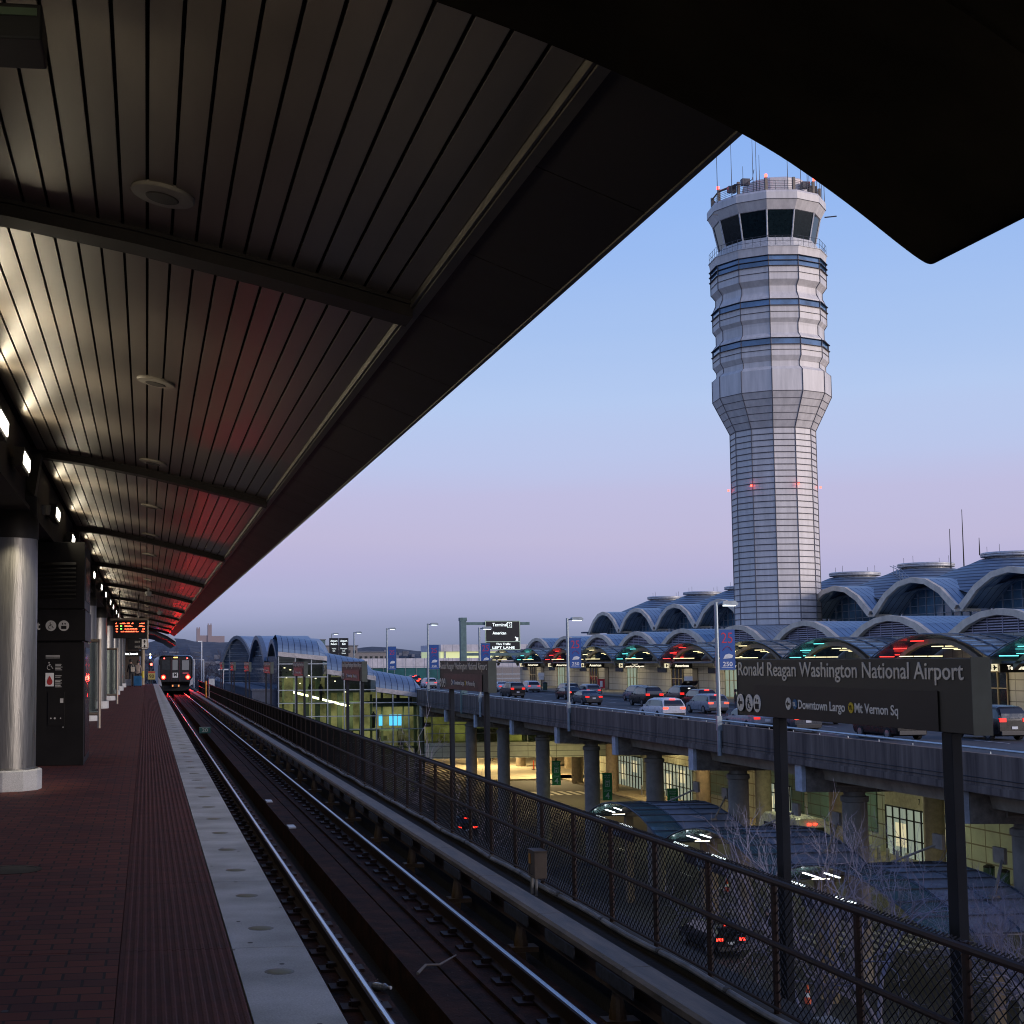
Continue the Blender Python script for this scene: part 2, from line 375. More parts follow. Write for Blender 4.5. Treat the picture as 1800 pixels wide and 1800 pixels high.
# second canopy beyond the platform end
c2 = thing('far_canopy', 'small curved canopy roof beyond the far end of the platform', 'canopy', (0,0,0))
m = MB(); P2 = [(-2,4.6),(-.2,4.42),(.8,4.15),(1.7,3.75),(2.35,3.3)]
for (xa, za), (xb, zb) in zip(P2, P2[1:]): m.prism([(xa,za),(xb,zb),(xb,zb+.12),(xa,za+.16)], 1, 122, 150)
m.build('roof', mat('far_roof', (.4,.42,.45), .5), c2)
m = MB()
for (xa, za), (xb, zb) in zip(P2, P2[1:]): m.prism([(xa,za-.35),(xb,zb-.3),(xb,zb-.004),(xa,za-.004)], 1, 122.3, 150)
m.build('soffit', rib_m, c2)
m = MB(); m.tube([(-1.8,124,0),(-1.8,124,4.4)], .3, 12); m.build('post', STEEL, c2)

# uplights on the header beam
warm = (1.0,.87,.62)
UL = emi('uplight_lens', (1,.93,.8), 9)
hous = mat('light_housing', (.12,.11,.09), .5, .4)
u0 = thing('canopy_uplight', 'glowing white floodlight box on the beam below the slatted ceiling', 'floodlight', (-1.43,17.3,3.93), 0, 'white floodlights along the canopy beam')
m = MB(); m.prism([(-.07,-.1),(.03,-.12),(.05,.10),(-.07,.11)], 1, -.47, .47); m.box(-.13, -.072, -.04, .04, -.05, .05); m.build('housing', hous, u0)
m = MB(); m.prism([(.036,-.075),(.046,.06),(.054,.06),(.044,-.075)], 1, -.42, .42); m.build('lens', UL, u0)
lamp('beam', 'AREA', (.07,0,.02), (1,0,.2), 14, warm, .14, .9, u0)
ys = [17.3]
for k in range(-1, 9):
    r = 9.1+11.3*k
    for d in (-3.4, 3.0): ys.append(r+d)
    if k in (-1, 0): ys.append(r+5.4)
for y in ys[1:]:
    if abs(y-17.3) < .5: continue
    dup(u0, (-1.43, y, 3.93))
# ------------------------------------------------------------------ columns
sst = mat('brushed_stainless', (.24,.235,.22), .3, .85, var=.12, scale=3, stretch=(8,8,.6), bump=.15, bscale=8)
colr = mat('column_collar', (.03,.026,.02), .45, .3)
c0 = thing('platform_column', 'nearest stainless column with round granite base at the left edge', 'column', (-1.83,19.5,0), 0, 'stainless columns along the platform')
m = MB(); m.lathe([(.50,0),(.50,.245),(.485,.26),(.3,.262)], 12, ph=.1); m.build('base', gran, c0)
m = MB(); m.lathe([(.445,.262),(.445,.275),(.42,.28),(.42,3.2)], 40); m.build('shaft', sst, c0, smooth=True)
m = MB(); m.lathe([(.428,3.2),(.43,3.45),(.41,3.5),(.41,3.75),(.3,3.9),(.28,4.5)], 32); m.prism([(.1,3.55),(.34,3.5),(.46,4.3),(.16,4.3)], 1, -.16, .16)
m.build('capital', colr, c0, smooth=True)
for k, w in enumerate(['second','third','fourth','fifth','sixth','seventh','eighth','ninth']):
    if 19.5+11.3*(k+1) > 112: break
    dup(c0, (-1.83, 19.5+11.3*(k+1), 0), label='%s stainless column from the camera with granite base' % w)
# spot added to warm the upper part of the near column
sp = thing('column_fill_light', 'small dark downlight added to light the nearest stainless column', 'downlight', (-1.25,18.6,3.5))
MB().lathe([(.05,-.06),(.06,.06)], 12).build('can', hous, sp)
lamp('beam', 'SPOT', (0,0,-.08), (-.42,.35,-.9), 190, warm, .05, parent=sp, spot=R(70), blend=.7)

# ------------------------------------------------------------------ kiosk pylon
kb = mat('pylon_bronze', (.006,.005,.0045), .5, .0, spec=.25, var=.2); kred = mat('sign_white', (.62,.62,.60), .5, var=.04)
ins = mat('sign_grey', (.42,.41,.38), .5, var=.05)
k = thing('information_pylon', 'tall dark bronze pylon with elevator and wheelchair symbols beside the near column', 'information pylon', (-1.8,23.75,0))
m = MB(); m.box(0,.82,0,2.25,0,1.93); m.box(0,.82,0,2.25,2.46,3.52); m.box(.03,.79,.05,2.2,1.93,2.46)
m.build('cabinet', kb, k, bevel=.008)
m = MB(); m.box(-.015,.835,-.06,2.3,1.955,2.44); m.build('sign_band', kb, k, bevel=.006)
m = MB()
for i in range(9): m.prism([(-.004,2.62+i*.068),(-.03,2.60+i*.068),(-.03,2.612+i*.068),(-.004,2.655+i*.068)], 0, .06, .68)
m.build('louvre', kb, k)
m = MB(); m.box(.821,.829,.25,1.95,.12,1.85); m.box(.821,.829,.3,1.9,2.6,3.3); m.build('side_panel', mat('pylon_side_glass', (.02,.014,.016), .12, .3), k)
m = MB(); m.box(.26,.52,-.014,-.003,.62,1.15); m.build('intercom_panel', kb, k, bevel=.004)
m = MB()
for x, z, r_ in ((.31,.74,.012),(.37,.74,.016),(.46,.74,.010),(.50,.60,.01)): disc(m, (x,-.014,z), (0,-1,0), r_, 10)
m.box(.45,.50,-.02,-.014,.98,1.05); m.build('button', ins, k)
def wheelchair(m, cx, cz, s, y, n):
    """wheelchair symbol drawn in the plane y, outward normal n"""
    d = .003*n
    def seg(pts, w): m.tube([(cx+px*s, y+d, cz+pz_*s) for px, pz_ in pts], w*s, 5)
    disc(m, (cx-.1*s, y, cz+.42*s), (0,n,0), .09*s, 12)
    seg([(-.1,.3),(-.06,-.02),(.2,-.02),(.34,-.34),(.44,-.3)], .045); seg([(-.09,.16),(.14,.16)], .04)
    seg([(-.16+.0,.1)]+[(-.04-.30*math.cos(a), -.2+.30*math.sin(a)) for a in [R(v) for v in range(70, -130, -20)]], .035)
def roundel(par, cx, cz, r_, y, kind, mw, mk):
    m = MB(); disc(m, (cx,y,cz), (0,-1,0), r_, 26); m.build('symbol_disc', mw, par)
    m = MB(); yy = y-.005
    if kind == 'wheel': wheelchair(m, cx, cz-.01*r_, r_*1.25, yy, -1)
    elif kind == 'arrow': m.prism([(cx-.65*r_,cz),(cx-.1*r_,cz+.5*r_),(cx-.1*r_,cz+.16*r_),(cx+.6*r_,cz+.16*r_),(cx+.6*r_,cz-.16*r_),(cx-.1*r_,cz-.16*r_),(cx-.1*r_,cz-.5*r_)], 1, yy-.002, yy)
    else:
        m.box(cx-.5*r_,cx+.5*r_,yy-.002,yy,cz-.62*r_,cz-.02*r_)
        for i in (-.3,0,.3): m.box(cx+i*r_-.05*r_,cx+i*r_+.05*r_,yy-.004,yy-.0021,cz-.5*r_,cz-.1*r_)
        for sx_, u_ in ((-.25,1),(.25,-1)):
            zc = cz+.36*r_
            m.prism([(cx+(sx_-.18)*r_,zc-.1*u_*r_),(cx+(sx_+.18)*r_,zc-.1*u_*r_),(cx+sx_*r_,zc+.25*u_*r_)], 1, yy-.002, yy)
            m.box(cx+(sx_-.045)*r_,cx+(sx_+.045)*r_,yy-.002,yy,zc-.22*r_,zc+.1*r_)
    m.build('symbol', mk, par)
roundel(k, .30, 2.19, .083, -.062, 'wheel', ins, kb); roundel(k, .50, 2.19, .083, -.062, 'lift', ins, kb)
txt(k, 'lettering', 'et', (-.0,-.063,2.13), (1,0,0), (0,0,1), .19, ins, sx=.85, bold=.004)
m = MB(); wheelchair(m, .285, 1.56, .12, -.004, -1); m.build('symbol', ins, k)
m = MB(); m.box(.22,.35,-.008,-.003,1.24,1.45); m.build('notice', kred, k)
m = MB(); m.add([(.285+.045*math.cos(a),-.010,1.31+.05*math.sin(a)) for a in [2*PI*i/16 for i in range(16)]], [tuple(range(16))]); m.prism([(.245,1.33),(.325,1.33),(.285,1.41)], 1, -.0135, -.0125)
m.build('flame_symbol', mat('red_ink', (.35,.02,.02), .5), k)
m = MB()
for z0, n in ((1.58,5),(1.40,2),(1.33,3),(1.27,3)):
    for i in range(n): m.box(.37,.37+random.uniform(.08,.13),-.006,-.003,z0-i*.022,z0-i*.022+.009)
for z0 in (1.72,1.70,1.68): m.box(.22,.44,-.006,-.003,z0,z0+.008)
m.build('small_print', ins, k)
m = MB(); disc(m, (.826,1.1,1.07), (1,0,0), .03, 10); m.build('indicator_light', emi('red_glow_small', (1,.03,.03), 6), k)
# ------------------------------------------------------------------ windscreens
pane = glass('screen_glass', (.55,.6,.58), .03)
alu = mat('bronze_tube', (.30,.25,.2), .4, .7)
w0 = thing('windscreen', 'nearer glass windscreen with bronze tube frame across the platform', 'windscreen', (-1.16,37.2,0), 0, 'glass windscreens')
m = MB()
m.tube([(0,0,0),(0,0,2.2)], .045, 10); m.tube([(-1.5,0,0),(-1.5,0,2.2)], .045, 10)
for z in (.35, 2.15): m.tube([(-1.5,0,z),(0,0,z)], .04, 8)
m.build('frame', alu, w0)
m = MB(); m.box(-1.45,-.05,-.006,.006,.39,2.11); m.build('pane', pane, w0)
dup(w0, (-1.15,59.2,0), label='farther glass windscreen with bronze tube frame on the platform')
# end wall, stairs enclosure
ew = thing('stair_enclosure', 'dark brown stair enclosure closing the far end of the platform', 'stair enclosure', (0,0,0))
m = MB(); m.box(-5.5,-.55,108.5,113,0,4.3); m.build('wall', mat('brown_panel', (.05,.035,.025), .6), ew)
m = MB(); m.tube([(-.28,108.6,0),(-.28,108.6,3.9)], .13, 12); m.build('pole', mat('tan_paint', (.3,.24,.17), .5), ew)
m = MB(); m.tube([(-.28,108.44,.5),(-.28,108.44,1.0)], .1, 8); m.build('marker', mat('yellow_paint', (.5,.4,.02), .5), ew)
# arrival board
LEDR = emi('led_red', (1,.12,.05), 5); LEDG = emi('led_green', (.2,.9,.1), 3); LEDW = emi('lit_white', (.9,.9,.85), 3)
a = thing('arrivals_board', 'hanging black arrivals board with rows of red and green LED text', 'arrivals board', (-1.31,55,2.5))
m = MB(); m.box(.08,1.31,0,.25,0,.66); m.build('case', BLACK, a, bevel=.01)
m = MB(); m.box(-.02,1.37,-.05,.3,.66,.74); m.tube([(1.34,.1,-.35),(1.34,.1,.66)], .025, 6); m.tube([(1.0,.1,-.35),(1.34,.1,-.35)], .02, 6); m.tube([(.3,.1,.74),(.3,.1,1.75)], .03, 6); m.tube([(1.0,.1,.74),(1.0,.1,1.6)], .03, 6)
m.build('frame', alu, a)
mr_, mg_ = MB(), MB(); rows = [(.55,[(.1,.14),(.26,.46),(.52,.62),(.68,.74),(.98,1.16)]),(.45,[(.1,.2),(.44,.72),(.96,1.16)]),(.35,[(.12,.19),(.44,.9),(1.08,1.16)]),(.25,[(.12,.19),(.3,.38),(.44,.78),(.84,.93),(1.06,1.16)])]
for z, ss in rows:
    for x0, x1 in ss:
        x = x0
        while x < x1:
            hh = random.choice((.02,.045,.045,.03)); mr_.box(x+.06,x+.06+.018,-.004,-.001,z-.022,z-.022+hh); x += .026
for z in (.45,.35): mg_.box(.34,.365,-.004,-.001,z-.02,z+.02); mg_.box(.375,.4,-.004,-.001,z-.02,z+.02)
mr_.build('red_led_text', LEDR, a); mg_.build('green_led_text', LEDG, a)
x = thing('exit_sign', 'hanging black sign reading EXIT with white arrow panels', 'exit sign', (-.95,74,2.25))
m = MB(); m.box(0,1.0,0,.1,0,.55); m.tube([(.5,.05,.55),(.5,.05,1.8)], .03, 6); m.build('board', BLACK, x)
m = MB(); m.box(.7,.98,-.012,-.001,.03,.52); m.build('arrow_panel', kred, x)
m = MB()
for z in (.4,.16): m.prism([(.84,z+.09),(.77,z),(.82,z),(.82,z-.09),(.86,z-.09),(.86,z),(.91,z)], 1, -.018, -.013)
m.build('arrow', BLACK, x)
for z in (.34,.1): txt(x, 'lettering', 'EXIT', (.62,-.004,z), (1,0,0), (0,0,1), .13, ins, 'RIGHT')
x = thing('terminal_sign', 'white lit sign reading Exits, Terminal 2 in front of the brown end wall', 'sign', (-1.55,106,2.15))
m = MB(); m.box(0,1.15,0,.12,-.1,.3); m.build('board', BLACK, x)
txt(x, 'lettering', 'Exits, Terminal 2', (.04,-.006,.02), (1,0,0), (0,0,1), .18, LEDW, sx=.72, bold=.006)
# hanging lit box sign, top left, only its corner in view
x = thing('hanging_sign_box', 'black hanging sign box with green strip cut off at the top left corner', 'hanging sign', (-1.9,5.6,3.99))
m = MB(); m.box(0,1.49,0,.3,0,.14); m.tube([(1.2,.15,.14),(1.2,.15,.3)], .02, 6); m.build('box', BLACK, x, bevel=.01)
m = MB(); m.box(.02,1.47,-.006,-.001,.09,.12); m.build('green_strip', mat('dull_green', (.05,.09,.045), .5), x)
# small dome cameras
x = thing('dome_camera', 'white dome camera hanging from the ceiling nearer the train', 'camera', (.05,50,4.1), 0, 'ceiling cameras')
MB().tube([(0,0,0),(0,0,-.12)], .03, 8).build('stem', WHITE, x); MB().lathe([(.1,-.12),(.11,-.18),(.08,-.25),(.02,-.28)], 14).build('dome', WHITE, x, smooth=True)
x = dup(x, (.55,66,3.98), label='dark dome camera farther along the ceiling, near the red glow')
# ------------------------------------------------------------------ signals at the platform end
x = thing('track_signal', 'railway signal with blue and red lights on a post left of the train', 'signal', (.25,118,0))
m = MB(); m.tube([(0,0,-1.3),(0,0,2.15)], .05, 8); m.box(-.12,.16,-.03,.12,1.25,1.7); m.box(-.1,.12,-.03,.12,1.9,2.2); m.build('post', BLACK, x)
m = MB(); disc(m, (.02,-.04,2.02), (0,-1,0), .09); m.build('blue_lamp', emi('blue_signal', (.1,.15,1), 18), x)
m = MB(); disc(m, (.1,-.04,1.47), (0,-1,0), .10); m.build('red_lamp', emi('red_signal', (1,.03,.02), 26), x)
m = MB(); disc(m, (.02,-.04,2.25), (0,-1,0), .07); m.build('white_lamp', emi('warm_signal', (1,.8,.5), 4), x)
x = thing('speed_board', 'square yellow speed board beside the track left of the train', 'speed board', (.38,116.5,0))
m = MB(); m.box(-.28,.28,0,.03,.3,.95); m.build('board', mat('board_yellow', (.4,.32,.1), .5), x)
m = MB(); m.tube([(0,.05,-1.3),(0,.05,.9)], .04, 6); m.build('post', BLACK, x)
m = MB(); m.box(-.26,.26,-.006,-.001,.8,.93); m.build('top_band', mat('board_red', (.4,.05,.04), .5), x)
txt(x, 'lettering', '90', (0,-.006,.42), (1,0,0), (0,0,1), .4, BLACK, 'CENTER')
# ================================================================== TRACK
bed_m = mat('track_bed', (.008,.006,.005), .9, var=.3, scale=4, bump=.4)
slab_m = mat('rusty_slab', (.042,.017,.011), .95, var=.48, scale=3.2, spec=.2, bump=.5, bscale=40)
walk_m = mat('walkway_concrete', (.024,.021,.019), .85, var=.35, scale=3, bump=.4)
m = MB(); m.box(.45,4.3,-6,330,-1.75,-1.45); m.build('track_bed', bed_m, kind='structure')
m = MB(); m.box(.46,.70,-6,330,-1.449,-.51); m.build('platform_footing', bed_m, kind='structure')
m = MB()
m.box(1.52,2.02,-6,330,-1.449,-1.19); m.box(2.9,3.52,-6,330,-1.449,-1.19)
m.box(2.32,2.60,-6,330,-1.449,-1.14); m.box(2.65,2.85,-6,330,-1.449,-1.17); m.box(2.852,2.898,-6,330,-1.449,-1.135)
m.build('track_slab', slab_m, kind='structure')
m = MB(); m.box(3.98,4.40,-6,330,-1.449,-.93); m.box(4.30,4.64,-6,330,-3.2,-.875); m.build('guideway_walk', walk_m, kind='structure')
railh = mat('polished_rail', (.42,.43,.50), .28, 1.0, var=.08, scale=2, stretch=(20,.3,1)); railw = mat('rusty_rail', (.028,.011,.008), .7, .2, var=.3)
def rail(x, lab):
    t_ = thing('running_rail', lab, 'rail', (x,0,0))
    MB().prism([(-.020,-1.003),(-.014,-1.0),(.014,-1.0),(.020,-1.003),(.020,-1.012),(-.020,-1.012)], 1, -6, 330).build('railhead', railh, t_)
    MB().prism([(-.036,-1.010),(-.020,-1.0045),(.020,-1.0045),(.036,-1.010),(.034,-1.045),(.009,-1.055),(.009,-1.14),(.07,-1.155),(.07,-1.17),(-.07,-1.17),(-.07,-1.155),(-.009,-1.14),(-.009,-1.055),(-.034,-1.045)], 1, -6, 330).build('web', railw, t_)
    m = MB()
    for k in range(130):
        y = 6+.76*k
        m.box(-.2,.2,y-.11,y+.11,-1.189,-1.165); m.tube([(-.12,y,-1.17),(-.12,y,-1.13)], .02, 5); m.tube([(.12,y,-1.17),(.12,y,-1.13)], .02, 5); m.box(-.12,-.05,y-.05,y+.05,-1.168,-1.12); m.box(.05,.12,y-.05,y+.05,-1.168,-1.12)
    o = m.build('rail_fastener', railw, t_); o['kind'] = 'stuff'
rail(1.765, 'bright running rail nearest the platform edge'); rail(3.2, 'bright running rail farther from the platform, beside the third rail cover')
# third rail with cover board
t_ = thing('third_rail', 'tan covered third rail on ceramic insulators beyond the tracks', 'third rail')
cov = mat('cover_board', (.15,.12,.09), .6, var=.3, scale=2.5, stretch=(4,.5,1), bump=.2)
m = MB(); y = -6
while y < 330:
    m.prism([(3.575,-.745),(3.60,-.72),(3.81,-.72),(3.835,-.745),(3.835,-.80),(3.825,-.80),(3.825,-.75),(3.585,-.75),(3.585,-.79),(3.575,-.79)], 1, y, y+2.43); y += 2.44
m.build('cover_board', cov, t_)
m = MB(); m.prism([(3.66,-.86),(3.74,-.86),(3.72,-.96),(3.76,-.99),(3.64,-.99),(3.68,-.96)], 1, -6, 330); m.build('contact_rail', railw, t_)
m = MB(); k = 0; y = 6.2
while y < 130:
    m.box(3.56,3.574,y,y+.9,-.90,-.80); y += 1.525
m.pieces = m.pieces[:60]; build_each(m, 'side_plate', mat('perforated_plate', (.05,.055,.07), .6, .2, var=.4, scale=14), t_)
cer = mat('ceramic', (.15,.10,.06), .4, var=.25, scale=6)
for k in range(40):
    y = 8.7+3.12*k; m = MB()
    m.lathe([(.075,-1.28),(.07,-1.24),(.045,-1.09),(.04,-1.02),(.06,-1.0)], 12, (3.78,y))
    m.box(3.66,3.94,y-.1,y+.1,-1.33,-1.28); m.box(3.64,3.80,y-.12,y+.12,-1.44,-1.331); m.box(3.77,3.80,y-.02,y+.02,-1.0,-.76)
    m.build('insulator', cer, t_)
# litter and marks
stick_m = mat('bleached_wood', (.25,.21,.17), .8)
o = MB().tube([(2.36,13.0,-1.12),(2.48,13.25,-1.10),(2.62,13.32,-1.115),(2.86,13.75,-1.12)], [.014,.012,.011,.007], 6).build('stick', stick_m)
tag(o, 'pale broken stick lying across the track slab', 'stick')
def bottle(nm, loc, rz, lab):
    o = thing(nm, lab, 'bottle', loc, rz)
    MB().lathe([(.03,0),(.034,.02),(.03,.09),(.034,.13),(.013,.17),(.013,.185)], 10).build('body', mat('clear_plastic', (.25,.28,.3), .15, var=.3, scale=20), o)
    MB().lathe([(.015,.185),(.015,.2)], 8).build('cap', WHITE, o); o.rotation_euler = (R(86), 0, rz)
bottle('plastic_bottle', (1.93,12.75,-1.16), .7, 'crushed clear plastic bottle beside the near rail')
x = thing('distance_marker', 'small dark green marker plate reading 20 between the rails', 'marker', (2.25,58,-1.14))
m = MB(); m.box(-.22,.22,0,.02,0,.24); m.build('plate', mat('marker_green', (.02,.09,.08), .4), x)
m = MB(); m.box(-.22,.22,-.006,-.001,.225,.245); m.build('edge', STEEL, x)
txt(x, 'lettering', '20', (0,-.004,.05), (1,0,0), (0,0,1), .2, ins, 'CENTER', sx=1.2)
for i, (xx, yy, lab) in enumerate([(2.40,29.2,'farther small pale plate on the track slab'),(2.40,24.6,'nearer pale plate on the track slab')]):
    o = MB().box(xx-.06,xx+.06,yy,yy+.42,-1.139,-1.12).build('slab_plate', mat('pale_plate', (.5,.5,.52), .4)); tag(o, lab, 'plate')

# ================================================================== CHAIN LINK FENCE
rust = mat('rusty_fence_pipe', (.026,.012,.010), .7, .1, var=.35, scale=6); wire = mat('fence_wire', (.005,.0045,.005), .6, .3)
f = thing('chain_link_fence', 'rust brown chain link fence along the far side of the tracks', 'fence')
FX = 4.4; Y0, Y1 = -1.0, 126.0
y = 11.38-1.24*10; n = 0
while y < Y1:
    m = MB(); m.tube([(FX,y,-.875),(FX,y,.06)], .026, 8); m.tube([(FX,y,.06),(FX,y,.075)], .031, 8)
    if n < 98: m.build('post', rust, f)
    y += 1.24; n += 1
for z, r_ in ((.045,.026),(-.39,.023),(-.83,.012)):
    m = MB(); m.tube([(FX-.03,Y0,z),(FX-.03,Y1,z)], r_, 8); m.build('horizontal_rail', rust, f)
m = MB(); dY, dZ = .084, .068; zb, zt = -.845, .075; run = (zt-zb)/dZ*dY
y = Y0-run; r_ = .0044
def wr(m, a, b, r_):
    m.add([(a[0]-r_,a[1]-r_,a[2]),(a[0]+r_,a[1]-r_,a[2]),(a[0],a[1]+r_,a[2]),(b[0]-r_,b[1]-r_,b[2]),(b[0]+r_,b[1]-r_,b[2]),(b[0],b[1]+r_,b[2])],
          [(0,1,4,3),(1,2,5,4),(2,0,3,5)])
while y < Y1:
    rr = r_
    wr(m, (FX+.004,y,zb), (FX+.004,y+run,zt), rr); wr(m, (FX-.004,y+run,zb), (FX-.004,y,zt), rr); y += dY
m.build('wire_mesh', wire, f)
m = MB(); y = Y0
while y < 70:
    m.tube([(FX-.034,y,.02),(FX-.03,y+.012,.07),(FX+.0,y+.02,.082)], .0055, 4); y += .042
m.build('wire_knuckles', wire, f)
# conduit
con = mat('conduit', (.22,.22,.22), .6, var=.3, scale=3)
pts = []; y = -2
while y < 128: pts.append((4.27+.012*math.sin(y*1.7), y, -.835+.010*math.sin(y*2.3)-.01*abs(math.sin(y*.9)))); y += .5
c = thing('conduit_pipe', 'long pale grey conduit pipe lying at the foot of the fence', 'pipe')
MB().tube(pts, .026, 8).build('pipe', con, c, smooth=True)
m = MB()
for y in [3.1+1.52*i for i in range(60)]: m.tube([(4.27+.012*math.sin(y*1.7),y-.03,-.837),(4.27+.012*math.sin(y*1.7),y+.03,-.837)], .031, 8)
m.build('coupling', mat('coupling_dark', (.06,.06,.06), .6), c)
j = thing('junction_box', 'tan electrical box with orange label standing before the fence', 'electrical box', (4.22,15.9,-.55))
j.scale = (.85,.8,.88); j.location.z = -.6; bx = mat('tan_box', (.085,.065,.052), .55, var=.2)
m = MB(); m.box(-.08,.08,-.17,.17,-.16,.16); m.box(-.09,.09,-.18,.18,.161,.175); m.build('cabinet', bx, j, bevel=.005)
MB().box(-.087,-.081,.03,.12,.0,.12).build('label_plate', mat('orange_label', (.45,.2,.02), .5), j)
m = MB(); m.tube([(-.085,-.06,-.12),(-.115,-.06,-.11),(-.115,-.06,.0),(-.085,-.06,.01)], .006, 6); m.build('handle', BLACK, j)
m = MB(); m.tube([(-.05,.1,-.38),(-.05,.1,-.16)], .02, 8); m.tube([(-.05,-.12,-.38),(-.05,-.12,-.16)], .02, 8); build_each(m, 'conduit_leg', con, j)
# signal cabinet near the train
x = thing('trackside_cabinet', 'pale grey trackside cabinet with orange post right of the train', 'cabinet', (4.3,105,-.9))
MB().box(.05,.45,0,.5,0,1.35).build('cabinet', mat('cabinet_grey', (.4,.42,.45), .5), x, bevel=.02)
MB().tube([(-.15,0,0),(-.15,0,1.2)], .06, 8).build('post', mat('orange_paint', (.6,.22,.02), .5), x)

# ================================================================== STATION NAME SIGNS
sf = mat('sign_face', (.028,.027,.020), .5, .0, var=.15, scale=2); sp_ = mat('sign_panel', (.014,.013,.011), .4, .2)
send = mat('sign_end', (.075,.09,.08), .5, .2); spost = mat('sign_post', (.012,.016,.024), .6, .0, var=.2, spec=.2); stx = mat('sign_letter', (.72,.68,.57), .5, var=.05)
stx2 = mat('sign_letter_bright', (.78,.78,.74), .5, var=.05); blu = mat('line_blue', (.01,.12,.3), .5); yel = mat('line_yellow', (.6,.45,.01), .5)
def fit(o, x0, w, ax=0):
    xs = [v.co[ax] for v in o.data.vertices]; a, b_ = min(xs), max(xs); k_ = w/(b_-a)
    for v in o.data.vertices: v.co[ax] = x0+(v.co[ax]-a)*k_
n0 = thing('station_name_sign', 'nearest big dark station name sign, the airport name readable, on two posts', 'station sign', (4.66,11.32,0), -PI/2, 'station name signs beyond the tracks')
m = MB(); m.box(0,3.38,0,.11,1.165,1.6); m.build('board', sf, n0, bevel=.004)
m = MB(); m.box(3.381,3.386,-.004,.114,1.16,1.605); m.box(-.006,-.001,-.004,.114,1.16,1.605); build_each(m, 'end_plate', send, n0)
m = MB(); m.box(.33,3.02,-.010,-.001,1.168,1.405); m.build('direction_panel', sp_, n0)
o = txt(n0, 'name_lettering', 'Ronald Reagan Washington National Airport', (.05,-.003,1.475), (1,0,0), (0,0,1), .148, stx, bold=.0012); fit(o, .03, 3.27)
for cx, kd in ((.08,'arrow'),(.25,'wheel'),(.40,'lift')): roundel(n0, cx, 1.262, .068, -.0105, kd, stx2, sp_)
roundel(n0, .96, 1.275, .045, -.0105, 'arrow', stx2, sp_)
m = MB(); disc(m, (1.07,-.0105,1.275), (0,-1,0), .036); m.build('blue_dot', blu, n0)
m = MB(); disc(m, (1.93,-.0105,1.275), (0,-1,0), .036); m.build('yellow_dot', yel, n0)
o = txt(n0, 'small_lettering', 'BL', (.945,-.016,1.26), (1,0,0), (0,0,1), .045, stx2); fit(o, 1.045, .05)
o = txt(n0, 'small_lettering', 'YL', (1.77,-.016,1.26), (1,0,0), (0,0,1), .045, BLACK); fit(o, 1.907, .046)
o = txt(n0, 'direction_lettering', 'Downtown Largo', (1.03,-.0105,1.245), (1,0,0), (0,0,1), .09, stx2, bold=.0012); fit(o, 1.12, .72)
o = txt(n0, 'direction_lettering', 'Mt Vernon Sq', (1.86,-.0105,1.245), (1,0,0), (0,0,1), .09, stx2, bold=.0012); fit(o, 1.98, .57)
for x in (.62, 3.01):
    m = MB(); m.box(x,x+.11,.012,.075,-3.2,1.163); m.build('post', spost, n0, bevel=.004)
m = MB(); m.box(3.112,3.116,.02,.06,.09,.14); m.box(3.112,3.116,.03,.05,.62,.66); m.build('sticker', WHITE, n0)
for k, w in enumerate(['second','third','fourth','fifth','sixth','seventh','eighth']):
    dup(n0, (4.66, 11.32+12.05*(k+1), 0), label='%s station name sign from the camera, on two dark posts beyond the fence' % w)

# ================================================================== TRAIN
tr = thing('metro_train', 'metro train with glowing red tail lights standing beyond the platform end', 'train', (2.5,130,-1))
tw = mat('train_silver', (.36,.37,.40), .4, .4); tb = mat('train_black', (.012,.011,.012), .2, .0, spec=.8); tred = mat('train_maroon', (.05,.012,.018), .3)
def prof(w, zb, zt, r_=.35):
    pts = [(-w,zb),(-w,zt-.9)]
    for i in range(0, 7):
        a = PI-(PI/2)*i/6; pts.append((-w+.45+.45*math.cos(a), zt-.45+.37*math.sin(a)))
    pts += [(-a, b) for a, b in pts[::-1]]; return pts
P0, P1 = prof(1.42,.9,3.22), prof(1.53,.62,3.33)
m = MB(); n = len(P0)
def ring_(P, y): return [(a,y,b) for a, b in P]
R0, R1, R2 = ring_(prof(1.36,.95,3.18),-.02), ring_(P1,.45), ring_(P1,68)
m.add(R1+R2, [(i,(i+1) % n,n+(i+1) % n,n+i) for i in range(n)]+[tuple(range(n,2*n))]); m.build('body', tw, tr, smooth=True)
m = MB(); m.add(R0+R1, [(i,(i+1) % n,n+(i+1) % n,n+i) for i in range(n)]+[tuple(range(n))[::-1]]); m.build('cab_front', tb, tr)
m = MB(); m.prism([(-1.50,.72),(-1.18,.55),(-1.28,1.05),(-1.50,1.35)], 1, -.05, .4); m.prism([(1.50,.72),(1.18,.55),(1.28,1.05),(1.50,1.35)], 1, -.05, .4); m.build('skirt', tw, tr)
m = MB()
for a, b_ in zip(P1, P1[1:]):
    if a[1] > .9: m.add([(a[0],.3,a[1]),(b_[0],.3,b_[1]),(b_[0]*.97,-.04,b_[1]-.03),(a[0]*.97,-.04,a[1]-.03)], [(0,1,2,3)])
m.build('front_surround', tw, tr, smooth=True)
wg = mat('train_window', (.14,.16,.17), .12); wl = emi('train_interior', (.75,.85,.9), .05, (.12,.12,.13))
m = MB(); m.box(-.28,.17,-.05,-.03,1.95,2.85); m.build('door_window', wl, tr, bevel=.01)
m = MB(); m.box(.55,1.15,-.05,-.03,1.95,2.8); m.build('cab_window', wl, tr, bevel=.01)
m = MB(); m.box(-1.2,-.5,-.05,-.03,1.95,2.8); m.build('cab_window', DGLASS, tr)
